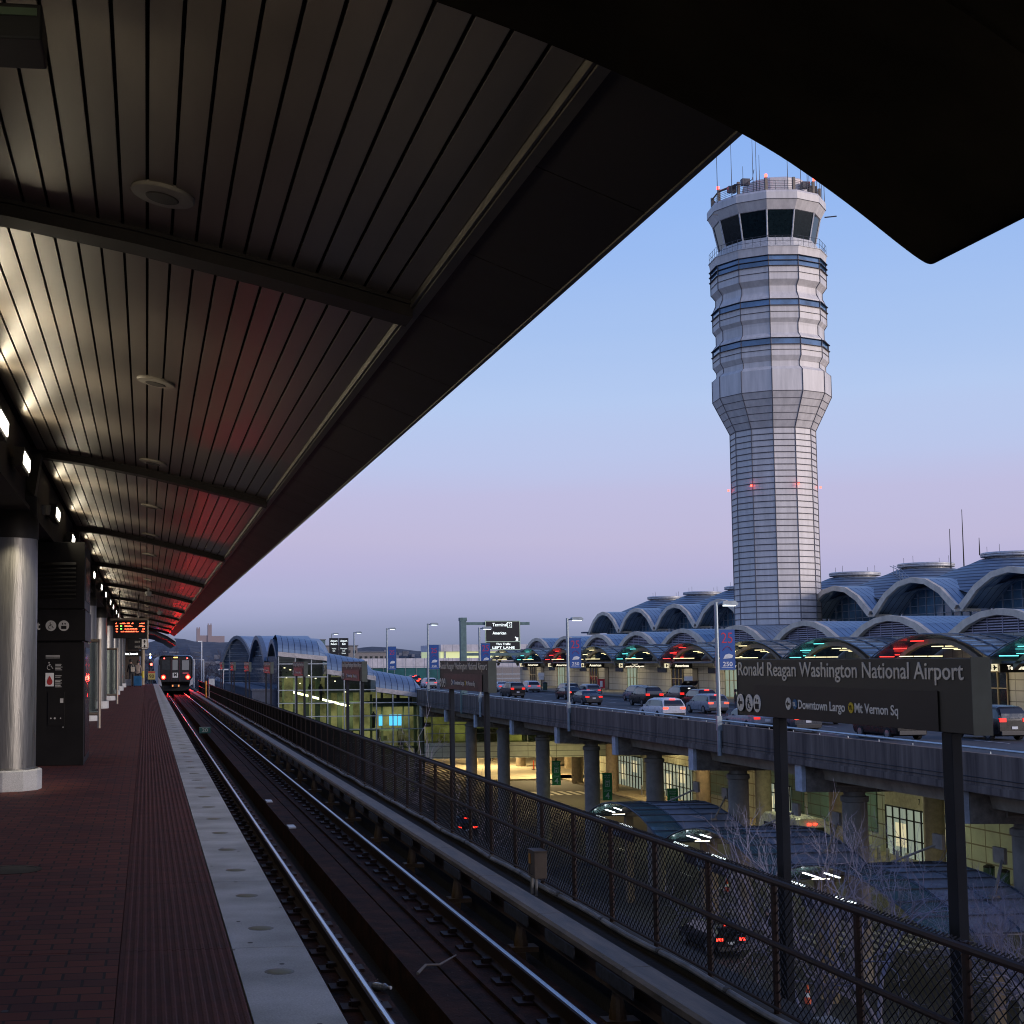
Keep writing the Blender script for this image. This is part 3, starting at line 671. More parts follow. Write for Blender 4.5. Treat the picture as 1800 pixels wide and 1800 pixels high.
m = MB(); m.box(-.42,-.36,-.06,-.03,.95,3.0); m.box(.3,.36,-.06,-.03,.95,3.0); m.build('door_frame', tred, tr)
m = MB(); m.box(-.26,.2,-.075,-.052,1.3,1.72); m.build('logo_plate', kred, tr)
txt(tr, 'logo_letter', 'M', (-.03,-.08,1.42), (1,0,0), (0,0,1), .36, BLACK, 'CENTER', bold=.02)
m = MB(); m.box(.6,1.1,-.06,-.03,1.62,1.74); m.build('number_plate', mat('number_red', (.5,.1,.12), .5), tr)
TL = emi('tail_red', (1,.02,.01), 60); TS = emi('marker_red', (1,.05,.04), 14)
for s in (-1, 1):
    m = MB(); disc(m, (s*1.06,-.06,1.34), (0,-1,0), .135, 20, .02); m.build('tail_light', TL, tr); q = MB(); disc(q, (s*1.06,-.05,1.34), (0,-1,0), .21, 20, .01); q.build('tail_halo', emi('tail_halo', (1,.01,.005), 1.6), tr)  # wider dim disc stands in for the red halo round each tail light
    m = MB(); disc(m, (s*.86,-.05,1.24), (0,-1,0), .07, 12, .02); m.build('head_light', mat('lamp_off', (.12,.03,.03), .4), tr)
    m = MB(); disc(m, (s*1.0,-.05,2.97), (0,-1,0), .055, 12, .02); m.build('marker_light', TS, tr)
m = MB(); m.box(-.18,.18,-.05,-.02,3.0,3.09); m.build('destination_display', emi('amber', (1,.5,.08), 4), tr)
m = MB(); m.box(-1.2,1.2,.5,66,.15,.62); m.box(-.35,.35,-.25,.4,.5,.72)
m.build('underframe', BLACK, tr)
for s in (-1,1):
    for y in (3.0,5.2): 
        m = MB(); m.tube([(s*.78,y,.36),(s*.66,y,.36)], .36, 16); m.build('wheel', railw, tr)
m = MB(); m.box(-.32,-.2,-.28,-.251,.52,.68); m.box(.2,.32,-.28,-.251,.52,.68); m.build('coupler_light', emi('coupler_amber', (1,.35,.1), .6), tr)
for s in (-1, 1):
    lamp('tail_glow', 'SPOT', (s*1.06,-.15,1.34), (-.016,-1,.02), 850, (1,.015,.01), .14, parent=tr, spot=R(100), blend=.9)
# ================================================================== GROUND, HILLS
gm = mat('ground_asphalt', (.030,.029,.028), .85, var=.3, scale=.15, bump=.15, bscale=20)
MB().quad((-9000,-9000,-12),(9000,-9000,-12),(9000,5200,-12),(-9000,5200,-12)).build('ground', gm, kind='structure')
hm = mat('hazed_hills', (.045,.05,.066), 1, var=.5, scale=.035, col2=(.018,.022,.034))  # blue-grey colour stands in for the haze before the hills
m = MB(); A = []; B = []; rnd = random.Random(3)
xs = [-2500+25*i for i in range(240)]; h_ = []
for x in xs:
    base = 45+11*math.sin(x*.004+1)+8*math.sin(x*.013)+5*math.sin(x*.031)+rnd.uniform(-2.5,2.5)-max(0,(x-100))*.018
    h_.append(max(30, base))
rows = 8
for j in range(rows+1):
    tt = j/rows
    for x, hh in zip(xs, h_): m.v.append((x, 3000+1100*tt+rnd.uniform(-30,30)*(0<j<rows), -12+(hh+12)*(math.sin(tt*PI/2))**1.4+rnd.uniform(-1.5,1.5)*(j<rows)))
n = len(xs)
for j in range(rows):
    for i in range(n-1): m.f.append((j*n+i,j*n+i+1,(j+1)*n+i+1,(j+1)*n+i)); m.mi.append(0)
m.build('hills', hm, kind='structure')
m = MB()
for i in range(420):
    x = rnd.uniform(-50,1700); y = rnd.uniform(2950,3500); z = -12+(y-3000)*.055+rnd.uniform(0,5)
    s = rnd.uniform(6,22); m.box(x,x+s,y,y+8,z,z+rnd.uniform(5,11))
o = m.build('distant_town', mat('pale_houses', (.16,.17,.21), .8, var=.4, scale=.03)); tag(o, 'pale scattered buildings of the town on the distant slope', 'town'); o['kind'] = 'stuff'
sh = thing('hilltop_church', 'pinkish church with two towers on the skyline left of the vaulted hall', 'church', (203,5100,52))
cm = mat('church_stone', (.30,.24,.25), .8)
MB().box(-34,-22,0,30,10,66).build('tower', cm, sh); MB().box(4,18,0,30,10,78).build('tower', cm, sh)
m = MB(); m.box(-21.9,3.9,3,28,5,42); m.box(18.1,62,3,28,5,40); m.build('nave', cm, sh)
m = MB()
for x in (-34,-26,4,13.5): m.box(x,x+3.6,0,3,66 if x < 0 else 78,70 if x < 0 else 83)
m.build('pinnacle', cm, sh)

# ================================================================== CONTROL TOWER
TX, TY = 70.23, 158.55; TPH = -1.968-PI/2
tw_ = thing('control_tower', 'tall pale twelve sided airport control tower with dark slanted cab windows', 'control tower', (TX,TY,-12))
tp = seam('tower_panel', (.70,.65,.61), (.3,.28,.28), 2, 60, rough=.55, metal=.1, var=.10, scale=1.6, stretch=(1,1,.12))
tdk = mat('tower_groove', (.11,.10,.11), .6, .2); tlt = mat('tower_light_band', (.60,.58,.57), .5)
twg = mat('tower_window', (.08,.17,.32), .06, .2, spec=1, var=.3, scale=.4); cabg = mat('cab_glass', (.004,.012,.015), .12, .0, spec=.3, var=.2)
Z0 = 12
def L(m, prof): return m.lathe([(r_, z+Z0) for r_, z in prof], 12, ph=TPH)
def rings(m, prof): 
    n = 12; o = len(m.v)
    m.v += [(r_*math.cos(TPH+2*PI*k/n), r_*math.sin(TPH+2*PI*k/n), z+Z0) for r_, z in prof for k in range(n)]
    for i in range(len(prof)-1):
        for k in range(n): m.f.append((o+i*n+k,o+i*n+(k+1) % n,o+(i+1)*n+(k+1) % n,o+(i+1)*n+k)); m.mi.append(m.cur)
    return m
MB_ = MB(); rings(MB_, [(4.66,-12),(4.64,27.1)]); MB_.build('shaft', tp, tw_)
m = MB(); rings(m, [(4.64,27.1),(6.45,30.86),(6.45,33.28),(6.05,33.65),(5.93,33.72),(5.93,34.3),(6.0,34.35),(6.3,34.86),(6.3,36.06)]); 
rings(m, [(6.3,36.75),(6.28,37.0),(5.95,37.35),(5.88,37.45),(5.88,38.3),(5.92,38.59),(6.22,39.03),(6.22,40.42)])
rings(m, [(6.22,41.12),(6.2,41.35),(5.85,41.95),(5.82,42.1),(5.82,42.7),(5.88,42.8),(6.32,43.35),(6.32,44.81)])
rings(m, [(6.32,46.05),(6.42,46.7),(6.48,46.98)]); m.build('cladding', tp, tw_)
m = MB(); rings(m, [(6.28,36.06),(6.28,36.75)]); rings(m, [(6.2,40.42),(6.2,41.12)]); rings(m, [(6.3,44.81),(6.3,46.05)]); m.build('window_band', twg, tw_)
def ribring(m, r_, z, d=.07, h=.07): rings(m, [(r_-.02,z),(r_+d,z),(r_+d,z+h),(r_-.02,z+h)])
m = MB(); z = 27.05
while z > -2: ribring(m, 4.65, z, .06, .09); z -= .68
for i in range(6): 
    t_ = i/5; ribring(m, 4.64+(6.45-4.64)*t_, 27.1+3.76*t_, .05, .06)
m.build('horizontal_rib', tdk, tw_)
m = MB()
for zz, r_ in ((44.81,6.32),(45.42,6.32),(46.0,6.32),(44.1,6.32),(40.40,6.22),(41.1,6.22),(39.7,6.22),(36.04,6.3),(36.75,6.3),(35.45,6.3),):
    ribring(m, r_, zz, .22 if zz in (44.81,45.42,46.0,40.40,41.1,36.04,36.75) else .08, .045)
m.build('sun_louvre', tdk, tw_)
m = MB()
def vseam(prof, w=.065):
    for k in range(12):
        a = TPH+2*PI*k/12; m.tube([((r_+.015)*math.cos(a),(r_+.015)*math.sin(a),z+Z0) for r_, z in prof], w, 4)
vseam([(4.66,-4),(4.64,27.1),(6.45,30.86),(6.45,33.28),(5.93,33.72),(5.93,34.3),(6.3,34.86),(6.3,36.9),(5.88,37.45),(5.88,38.5),(6.22,39.03),(6.22,41.2),(5.82,42.1),(5.82,42.7),(6.32,43.35),(6.32,46.1)])
m.build('vertical_seam', mat('tower_seam', (.2,.18,.18), .6), tw_)
m = MB(); rings(m, [(6.48,46.98),(6.55,47.0),(6.55,47.08),(5.55,47.1),(5.5,48.2),(5.2,48.35)]); m.build('balcony', tlt, tw_)
m = MB(); rings(m, [(5.24,48.3),(5.86,51.3)]); m.build('cab_window', cabg, tw_)
m = MB()
for k in range(12):
    a = TPH+2*PI*k/12; m.tube([(5.27*math.cos(a),5.27*math.sin(a),48.3+Z0),(5.89*math.cos(a),5.89*math.sin(a),51.3+Z0)], .10, 5)
m.build('cab_mullion', tlt, tw_)
m = MB(); L(m, [(5.8,51.25),(5.98,51.3),(6.5,52.3),(6.55,52.35),(6.55,53.1),(6.42,53.35),(5.9,53.36)]); m.build('cab_roof', tp, tw_)
m = MB(); ribring(m, 6.53, 52.3, .03, .04); m.build('roof_groove', tdk, tw_)
m = MB(); m.lathe([(3.6,53.3+Z0),(3.6,55.4+Z0),(3.4,55.6+Z0)], 12, (.8,-.6)); m.build('penthouse', tp, tw_)
m = MB()
def railing(m, r_, z, h, nb=5, sub=3, rad=.03):
    for j in range(1, nb+1):
        pts = [(r_*math.cos(TPH+2*PI*k/12), r_*math.sin(TPH+2*PI*k/12), z+h*j/nb+Z0) for k in range(13)]; m.tube(pts, rad, 4)
    for k in range(12):
        a, b_ = TPH+2*PI*k/12, TPH+2*PI*(k+1)/12
        for s in range(sub):
            u = s/sub; x = r_*(math.cos(a)*(1-u)+math.cos(b_)*u); y = r_*(math.sin(a)*(1-u)+math.sin(b_)*u); m.tube([(x,y,z+Z0),(x,y,z+h+Z0)], rad, 4)
railing(m, 5.95, 53.35, 1.2, 6, 3, .022); railing(m, 6.42, 47.05, 1.15, 2, 4, .022); m.build('railing', mat('tower_rail', (.12,.12,.13), .5, .4), tw_)
m = MB()
for k in range(12):
    a = TPH+2*PI*k/12; x, y = 5.9*math.cos(a), 5.9*math.sin(a); m.box(x-.14,x+.14,y-.14,y+.14,53.3+Z0,54.9+Z0)
    b_ = TPH+2*PI*(k+1)/12
    if k in (6,7,10,11,0,1): m.tube([(x,y,54.7+Z0),(5.9*math.cos(b_),5.9*math.sin(b_),54.7+Z0)], .12, 4)
build_each(m, 'roof_post', mat('tan_steel', (.22,.18,.14), .6), tw_)
m = MB()
for (dx, dy, h) in ((-6.6,-2.2,8.2),(-5.4,-3.4,6.5),(-3.4,-4.6,6.4),(-3.05,-4.7,6.3),(-2.6,-4.5,4.5),(-4.4,-4.2,3.2),(.1,-5.8,5.2),(1.9,-5.2,4.9),(2.8,-4.9,4.9),(3.1,-4.7,3.6),(4.2,-4.3,3.3),(4.6,-4.2,2.6),(6.5,-1.3,5),(5.0,-3.8,2.2)):
    m.tube([(dx,dy,52.9+Z0),(dx,dy,53.3+h+Z0)], [.05,.022], 5)
m.tube([(-5.2,-3.6,54.6+Z0),(-4.3,-4.2,54.4+Z0),(-3.5,-4.6,54.9+Z0),(-3.3,-4.7,56+Z0)], .05, 5)
m.tube([(6.3,-1.6,51.8+Z0),(7.6,-1.9,51.9+Z0)], .08, 5); m.tube([(-6.6,-2.2,51.5+Z0),(-7.2,-2.3,51.5+Z0)], .05, 5)
for c in ((-3.9,-3.6,54.9),(2.9,-4.2,54.6),(3.8,-3.9,54.2),(-5.0,-2.4,54.4)): m.cb((c[0],c[1],c[2]+Z0), (.9,.6,.7))
m.build('antenna', mat('antenna_metal', (.10,.10,.11), .5, .4), tw_)
RB = emi('beacon_red', (1,.05,.03), 9)
m = MB()
for k, z, r_ in ((1,55.1,6.0),(3,55.1,6.0),(5,55.1,6.0),(9,55.1,6.0)):
    a = TPH+2*PI*k/12; m.cb((r_*math.cos(a), r_*math.sin(a), z+Z0), (.22,.22,.3))
m.build('roof_beacon', RB, tw_)
m = MB()
for k in range(0, 12, 2):
    a = TPH+2*PI*k/12; m.cb((5.0*math.cos(a), 5.0*math.sin(a), 20.75+Z0), (.16,.16,.2))
m.build('shaft_beacon', RB, tw_)

# ================================================================== TERMINAL
BAYS = [102.3+16.32*k for k in range(-2, 9)]
roofm = seam('blue_roof_metal', (.27,.35,.43), (.05,.07,.11), 0, .62, rough=.42, metal=.45, width=.07, var=.12)
domem = seam('blue_dome_metal', (.19,.235,.29), (.04,.05,.07), 2, .34, rough=.5, metal=.35, width=.11, var=.15)
beige = mat('beige_arch', (.74,.61,.46), .6, var=.14, scale=.8); louv = mat('louvre_metal', (.40,.38,.46), .5, .4)
curt = mat('hall_glass', (.08,.16,.23), .14, .0, spec=1.0, var=.4, scale=.25); mull = mat('mullion_grey', (.30,.33,.36), .5, .3)
def arch(half, z0, z1, segs=7):
    pts = []
    for i in range(segs+1):
        u = -1+2*i/segs; pts.append((u*half, z0+(z1-z0)*(1-abs(u)**2.1)))
    return pts
def arch_z(u, z0, z1): return z0+(z1-z0)*(1-min(1,abs(u))**2.1)
hall = thing('terminal_hall', 'blue roofed terminal hall of repeated arches and domes behind the tower', 'terminal building')
def bayparts(parent, protos, ys):
    """each proto is a part built round y = 0; copy it to every bay"""
    for o, subs in protos:
        for i, y in enumerate(ys):
            c = o if i == 0 else o.copy()
            if i: COL.objects.link(c); c.parent = parent
            c.location.y = y
            for s in subs:
                d = s if i == 0 else s.copy()
                if i: COL.objects.link(d)
                d.parent = c
# roof dome of a bay
m = MB(); nx, ny = 14, 12; X0_, X1_ = 75, 93
for i in range(nx+1):
    for j in range(ny+1):
        x = X0_+(X1_-X0_)*i/nx; y = -8.16+16.32*j/ny; dx, dy = abs(x-84), abs(y)
        r_ = (dx**3+dy**3)**(1/3.); m.v.append((x, y, 11.3-max(0, r_-2.6)*.43-max(0,r_-7)*.12))
for i in range(nx):
    for j in range(ny):
        a = i*(ny+1)+j; m.f.append((a,a+1,a+ny+2,a+ny+1)); m.mi.append(0)
dome = m.build('roof_dome', domem, hall)
m = MB(); m.lathe([(2.35,11.05),(2.35,11.4),(2.85,11.42),(2.95,11.5),(2.95,11.6),(2.85,11.64),(2.95,11.68),(2.95,11.8),(2.8,11.87),(.3,11.89)], 28, (84,0)); lant = m.build('skylight_ring', mat('ring_white', (.55,.55,.56), .4, .2), dome, smooth=True)
m = MB()
for k in range(4): a = .5+k*1.6; m.tube([(84+2.6*math.cos(a),2.6*math.sin(a),11.8),(84+2.6*math.cos(a),2.6*math.sin(a),12.6)], .02, 4)
spk = m.build('lightning_rod', BLACK, dome)
# arch vault
AP = arch(7.95, 6.4, 9.4, 6)
m = MB()
for (a, za), (b_, zb) in zip(AP, AP[1:]): m.prism([(a,za-.25),(b_,zb-.25),(b_,zb),(a,za)], 0, 73.62, 80)
for s in (-1,1): m.box(73.62,80,s*8.06-.12,s*8.06+.12,6.1,6.42)
vault = m.build('arch_roof', roofm, hall)
AI = [(a*.93, z-.48) for a, z in AP]; m = MB()
for (a, b_, c, d) in zip(AP, AP[1:], AI, AI[1:]): m.prism([(a[0],a[1]+.04),(b_[0],b_[1]+.04),(d[0],d[1]),(c[0],c[1])], 0, 73.3, 73.6)
for s in (-1,1): m.box(73.3,75.2,s*8.06-.55,s*8.06+.55,5.85,6.08)
trm = m.build('arch_trim', beige, hall)
m = MB(); pts = [(-8.16,3.5)]+[(a,z-.3) for a, z in AP]+[(8.16,3.5)]; m.prism(pts, 0, 76.6, 76.7); gl = m.build('glass_wall', curt, hall)
m = MB()
for i in range(-5, 6):
    y = i*1.55; zt = arch_z(y/7.95, 6.4, 9.55)-.35; m.box(76.48,76.6,y-.05,y+.05,3.6,zt)
for z in (4.4,5.2,6.0,6.8,7.6,8.4):
    hw = 7.95*max(0,(1-(z-6.0)/3.15))**.5 if z > 6.05 else 8.1
    m.box(76.49,76.6,-hw+.2,hw-.2,z-.035,z+.035)
mu = m.build('mullion', mull, hall)
m = MB(); 
for y in (-6.3,-3.6,3.2,5.5): m.cb((76.4,y,4.95), (.1,.22,.18))
li = m.build('interior_light', emi('hall_light', (1,.95,.8), 7), hall)
bayparts(hall, [(dome,[lant,spk]),(vault,[]),(trm,[]),(gl,[]),(mu,[]),(li,[])], BAYS)
m = MB(); m.box(76.8,93,BAYS[0]-8.2,BAYS[-1]+8.2,-12,5.4); m.build('hall_wall', mat('hall_wall', (.10,.12,.16), .6), hall)
m = MB(); m.box(77,92,BAYS[-1]+8.0,BAYS[-1]+8.3,5.4,8.0); m.box(72.5,76,BAYS[-1]+8.1,BAYS[-1]+9.4,6.1,6.35); m.build('end_wall', mat('hall_wall', (.1,.12,.16), .6), hall)
m = MB()
for x, y, z0, z1 in ((84,143.7,11,17.0),(84,146.2,11,15.2),(84,140.7,12,13.8)): m.tube([(x,y,z0),(x,y,z1)], [.07,.03], 5)
m.build('roof_mast', BLACK, hall)
m = MB(); 
for off in (0,.7): m.tube([(77+off*.1,140.8+off,8.3),(79,147.3+off,10.2),(80,150.8+off,10.8),(80.5,152.8+off,10.2)], .035, 4); m.tube([(77+off*.1,140.8+off,9.1),(79,147.3+off,11.0),(80,150.8+off,11.6)], .035, 4)
for i in range(8): u = i/7; m.tube([(77+3*u,140.8+10*u,8.3+2.5*u),(77+3*u,140.8+10*u,9.1+2.5*u)], .03, 4)
m.build('roof_ladder', mull, hall)
# lower tier
low = thing('terminal_ticket_wing', 'low terminal wing with beige arched gables and blue vault roofs', 'terminal building')
LP = arch(6.9, 3.5, 5.2, 6)
m = MB()
for (a, za), (b_, zb) in zip(LP, LP[1:]): m.prism([(a,za-.15),(b_,zb-.15),(b_,zb),(a,za)], 0, 62.62, 76.4)
m.box(62.8,76.4,-8.16,-6.8,3.35,3.6); m.box(62.8,76.4,6.8,8.16,3.35,3.6)
v = m.build('vault_roof', roofm, low)
LI = [(a*.9, z-.42) for a, z in LP]; m = MB()
for (a, b_, c, d) in zip(LP, LP[1:], LI, LI[1:]): m.prism([(a[0],a[1]+.05),(b_[0],b_[1]+.05),(d[0],d[1]),(c[0],c[1])], 0, 62.2, 62.6)
tr_ = m.build('arch_trim', beige, low)
m = MB(); z = 3.3
while z < 4.9:
    hw = 6.3*max(0,1-max(0,z-3.3)/1.75)**.5; m.box(62.66,62.84,-hw,hw,z,z+.09); z += .2
for y in (-4,-2,0,2,4): m.box(62.62,62.66,y-.04,y+.04,3.2,arch_z(y/6.9,3.5,5.2)-.45)
lo = m.build('louvre', louv, low)
m = MB(); m.prism([(-6.8,3.2)]+[(a*.95,z-.2) for a, z in LP]+[(6.8,3.2)], 0, 62.9, 63.0); bk = m.build('gable_back', mat('gable_dark', (.05,.05,.07), .7), low)
bayparts(low, [(v,[]),(tr_,[]),(lo,[]),(bk,[])], BAYS)
fac = seam('facade_panel', (.36,.34,.29), (.13,.12,.10), 1, 1.36, rough=.5, metal=.1, width=.07, axis2=2, pitch2=.78, var=.1)
m = MB(); m.box(61.6,62.6,BAYS[0]-8.2,BAYS[-1]+8.2,-2.4,3.4); m.box(62.6,76,BAYS[0]-8.2,BAYS[-1]+8.2,-12,3.3); m.build('facade', fac, low)
dl = emi('door_lit', (.55,.75,.6), .28, (.1,.12,.1))
for i, y in enumerate(BAYS):
    m = MB(); m.box(61.5,61.59,y-2.2,y+1.4,-2.35,.6); m.build('entrance_glazing', dl if i % 2 else DGLASS, low)
    m = MB()
    for q in (-2.2,-1.0,.2,1.4): m.box(61.42,61.5,y+q-.04,y+q+.04,-2.35,.62)
    for z in (-.6,.6): m.box(61.42,61.49,y-2.2,y+1.4,z-.04,z+.04)
    m.build('door_frame', mat('frame_tan', (.25,.2,.12), .5), low)
    m = MB(); m.box(61.52,61.598,y+3.2,y+6.4,.1,.75); m.build('strip_window', DGLASS, low)
    if i % 2 == 0: 
        m = MB(); m.box(61.52,61.597,y-6.8,y-5.2,-2.35,.7); m.build('service_door', mat('brown_door', (.09,.07,.06), .6), low)
# curbside canopy
cc = thing('curb_canopy', 'glazed curbside canopy of low vaults with colored light strips along the terminal', 'canopy')
CP = arch(8.1, 1.68, 3.35, 8)
cg = mat('canopy_glass', (.22,.28,.32), .16, .2, spec=1, var=.15, scale=.5); cg.node_tree.nodes['Principled BSDF'].inputs['Alpha'].default_value = .78; cst = mat('canopy_steel', (.14,.16,.19), .45, .5)
m = MB()
for (a, za), (b_, zb) in zip(CP, CP[1:]): m.prism([(a,za-.02),(b_,zb-.02),(b_,zb),(a,za)], 0, 56.6, 61.4)
cgl = m.build('glazing', cg, cc)
m = MB()
for i in range(17):
    y = -8.1+i*1.0125; z = arch_z(y/8.1,1.68,3.35)
    m.box(56.5,61.5,y-.035,y+.035,z+.01,z+.07)
for x in (56.5,58.1,59.7,61.4): m.tube([(x,a,z+.05) for a, z in CP], .05, 4)
m.box(56.4,61.5,-8.2,-8.0,1.5,1.68)
pur = m.build('purlin', cst, cc)
m = MB(); BP = arch(6.6, 1.15, 3.05, 10)
for (a, za), (b_, zb) in zip(BP, BP[1:]): m.prism([(a,za),(b_,zb),(b_,zb-.35),(a,za-.35)], 0, 57.3, 57.65)
m.box(56.6,61.5,7.9,8.3,1.2,1.5)
bm_ = m.build('arch_beam', mat('beam_tan', (.2,.16,.11), .6), cc)
m = MB(); m.box(57.3,61.5,-8.16,8.16,1.22,1.4); soff = m.build('eave_beam', cst, cc)
bayparts(cc, [(cgl,[]),(pur,[]),(bm_,[]),(soff,[])], BAYS)
cols = {'y': ((1,.85,.45), 5), 'r': ((1,.04,.03), 7), 'c': ((.15,.9,.85), 4.5)}
for kk, (c_, s_) in cols.items(): emi('strip_'+kk, c_, s_*.36)
order = {-1:'r', 0:'c', 1:'y', 2:'r', 3:'c', 4:'y', 5:'r', 6:'c', 7:'y', -2:'c', 8:'r'}
for k, y in zip(range(-2, 9), BAYS):
    kk = order[k-1] if (k-1) in order else 'y'
    m = MB()
    m.box(56.7,56.8,y+5.1,y+7.2,1.70,1.77); m.box(56.7,56.8,y+3.2,y+5.0,2.30,2.37); m.box(57.0,57.1,y+1.2,y+3.0,2.86,2.92)
    m.box(57.9,59.0,y+7.0,y+7.1,1.85,1.91); build_each(m, 'colored_light_strip', MATS['strip_'+kk], cc)
    m = MB()
    for q in (2.7,.6,-1.5): m.box(56.9,57.0,y+q,y+q+1.8,1.72,1.78)
    for q in (1.0,-.9): m.box(58.4,58.5,y+q,y+q+1.5,2.45,2.51)
    for q, z in ((.6,2.3),(-1.0,2.2)): m.box(58.2,59.4,y+q,y+q+.07,z,z+.05)
    build_each(m, 'light_strip', MATS['strip_y'], cc)
    lamp('canopy_wash', 'AREA', (58.8,y,1.15), (.5,0,-1), 300, (1,.84,.52), 9, 1.5, cc); lamp('vault_wash', 'AREA', (59,y+1,1.45), (-.3,0,1), 26, (1,.86,.58), 1.5, 9, cc)
# hanging canopy signs
sb = mat('sign_black', (.012,.012,.012), .4)
emi('sign_text_lit', (1,.92,.7), 1.3)
SGN = [(103.9,'Terminal 2','the nearest, right of the big sign board'),(120.4,'American','hidden behind the big station sign, right'),(136.8,'American','hidden behind the big station sign, left'),(153.2,'American','just left of the nearest lamp post'),
       (169.6,'American','between the two lamp posts, right one'),(186,'Security Checkpoint','reading Security Checkpoint'),(202.4,'American','over the red curb sign'),(218.8,'American','left of the second lamp post'),(235.2,'American','the farthest left')]
for i, (y, w, nm) in enumerate(SGN):
    s_ = thing('canopy_sign', 'black airplane icon sign under the curb canopy, %s' % nm, 'sign', (59.0,y-7,.58), 0, 'black hanging signs under the curb canopy')
    m = MB(); m.box(0,2.75,0,.15,0,.68); m.tube([(.3,.07,.68),(.3,.07,1.0)], .03, 5); m.tube([(2.4,.07,.68),(2.4,.07,1.0)], .03, 5); m.build('board', sb, s_)
    m = MB(); m.box(-.62,-.18,-.01,.1,.1,.6); m.build('icon_panel', emi('icon_lit', (.95,.85,.55), .9), s_)
    m = MB(); m.prism([(-.58,.33),(-.46,.38),(-.5,.54),(-.42,.54),(-.32,.38),(-.22,.38),(-.2,.33),(-.32,.29),(-.42,.16),(-.5,.16),(-.46,.29)], 1, -.016, -.011); m.build('airplane', sb, s_)
    if w[0] == 'S':
        o = txt(s_, 'lettering', 'Terminal 2', (1.4,-.005,.44), (1,0,0), (0,0,1), .18, MATS['sign_text_lit'], 'CENTER')
        o = txt(s_, 'lettering', w, (.3,-.005,.13), (1,0,0), (0,0,1), .30, MATS['sign_text_lit'], bold=.01); fit(o, .15, 2.45)
    else:
        o = txt(s_, 'lettering', w, (.9,-.005,.2), (1,0,0), (0,0,1), .42, MATS['sign_text_lit'], bold=.01); fit(o, .55, 1.65)

# ================================================================== ELEVATED ROADWAY
dk = mat('deck_asphalt', (.048,.048,.052), .8, var=.25, scale=.5, bump=.15, bscale=20)
def eb(y): return 27.5 + max(0,(y-135))*.02
m = MB(); m.box(27.72,51.5,20,330,-2.78,-2.5); m.build('upper_road', dk, kind='structure')
m = MB(); m.box(51.5,61.58,20,330,-2.78,-2.34); m.box(51.3,51.5,20,330,-2.78,-2.32); m.build('upper_pavement', mat('pavement', (.16,.145,.12), .8, var=.2, scale=1), kind='structure')
m = MB()
for X in (33.5,37.3,41.1,44.9):
    y = 40
    while y < 320: m.box(X-.06,X+.06,y,y+3,-2.499,-2.493); y += 9
m.box(48.3,48.42,30,320,-2.499,-2.493); m.build('lane_markings', mat('road_paint', (.4,.4,.4), .7), kind='structure')
br = mat('barrier_concrete', (.19,.145,.12), .9, var=.3, scale=2.2, bump=.25, stretch=(1,1,.06), col2=(.06,.045,.042), spec=.2)
w_ = thing('roadway_barrier', 'long weathered concrete barrier wall on the edge of the elevated road', 'barrier')
m = MB()
for i in range(42):
    y = 20+i*3.6; zt = -1.56+.0026*(y-44); m.box(27.42,27.70,y,y+3.585,-2.86,zt); m.box(27.36,27.418,y,y+3.585,-2.86,-2.62)
m.build('wall', br, w_)
m = MB()
m.tube([(27.56,20,-1.46),(27.56,171,-1.10)], .045, 8)
for i in range(60):
    y = 21+i*2.5; zt = -1.56+.0026*(y-44); m.box(27.545,27.575,y,y+.03,zt,zt+.08)
m.build('handrail', mat('rail_pale', (.42,.48,.52), .35, .6), w_)
m = MB()
for z in (-2.35,-2.5): m.tube([(27.40,20,z),(27.40,170,z)], .012, 4)
m.build('cable', BLACK, w_)
vd = thing('elevated_roadway', 'concrete viaduct frame carrying the upper airport road on round columns', 'viaduct')
gird = mat('girder_tan', (.34,.28,.21), .75, var=.2, scale=1.2); bmk = mat('crossbeam', (.24,.20,.16), .8, var=.25)
m = MB(); m.box(27.75,61.4,20,330,-2.95,-2.79); m.build('slab', bmk, vd)
m = MB()
for X in (28.4,33,37.6,42.2,46.8): m.prism([(X,-2.955),(X+.55,-2.955),(X+.42,-3.5),(X+.12,-3.5)], 1, 20, 330)
m.build('girder', gird, vd)
colm = mat('column_concrete', (.27,.24,.20), .85, var=.15, scale=1.5, bump=.2); wht = mat('end_plate_white', (.5,.52,.56), .6)
COLY = [48.0+12.58*k for k in range(-1, 13)]
for y in COLY:
    m = MB(); m.prism([(27.72,-4.0),(30,-4.05),(48.5,-4.05),(48.5,-3.0),(27.72,-2.97)], 1, y-.36, y+.36); m.build('crossbeam', bmk, vd)
    m = MB(); m.box(27.52,27.70,y-.33,y+.33,-4.0,-2.9); m.build('end_plate', wht, vd)
    if 42 < y < 147:
        m = MB(); m.lathe([(.52,-12),(.52,-4.5),(.58,-4.45),(.58,-4.25),(.45,-4.2),(.45,-4.04)], 22, (30,y)); m.build('column', colm, vd, smooth=True)
    m = MB(); m.lathe([(.62,-12),(.62,-4.04)], 20, (47.5,y)); m.build('column', mat('column_tan', (.26,.21,.15), .8, var=.15), vd, smooth=True)
    m = MB(); m.tube([(29,y-.42,-3.3),(29,y-.42,-3.75),(31,y-.42,-3.85)], .06, 5)
    for q in range(5): m.tube([(30.8+q*.15,y-.43,-3.0),(30.8+q*.15,y-.43,-4.0)], .025, 4)
    m.build('drain_pipe', gird, vd)
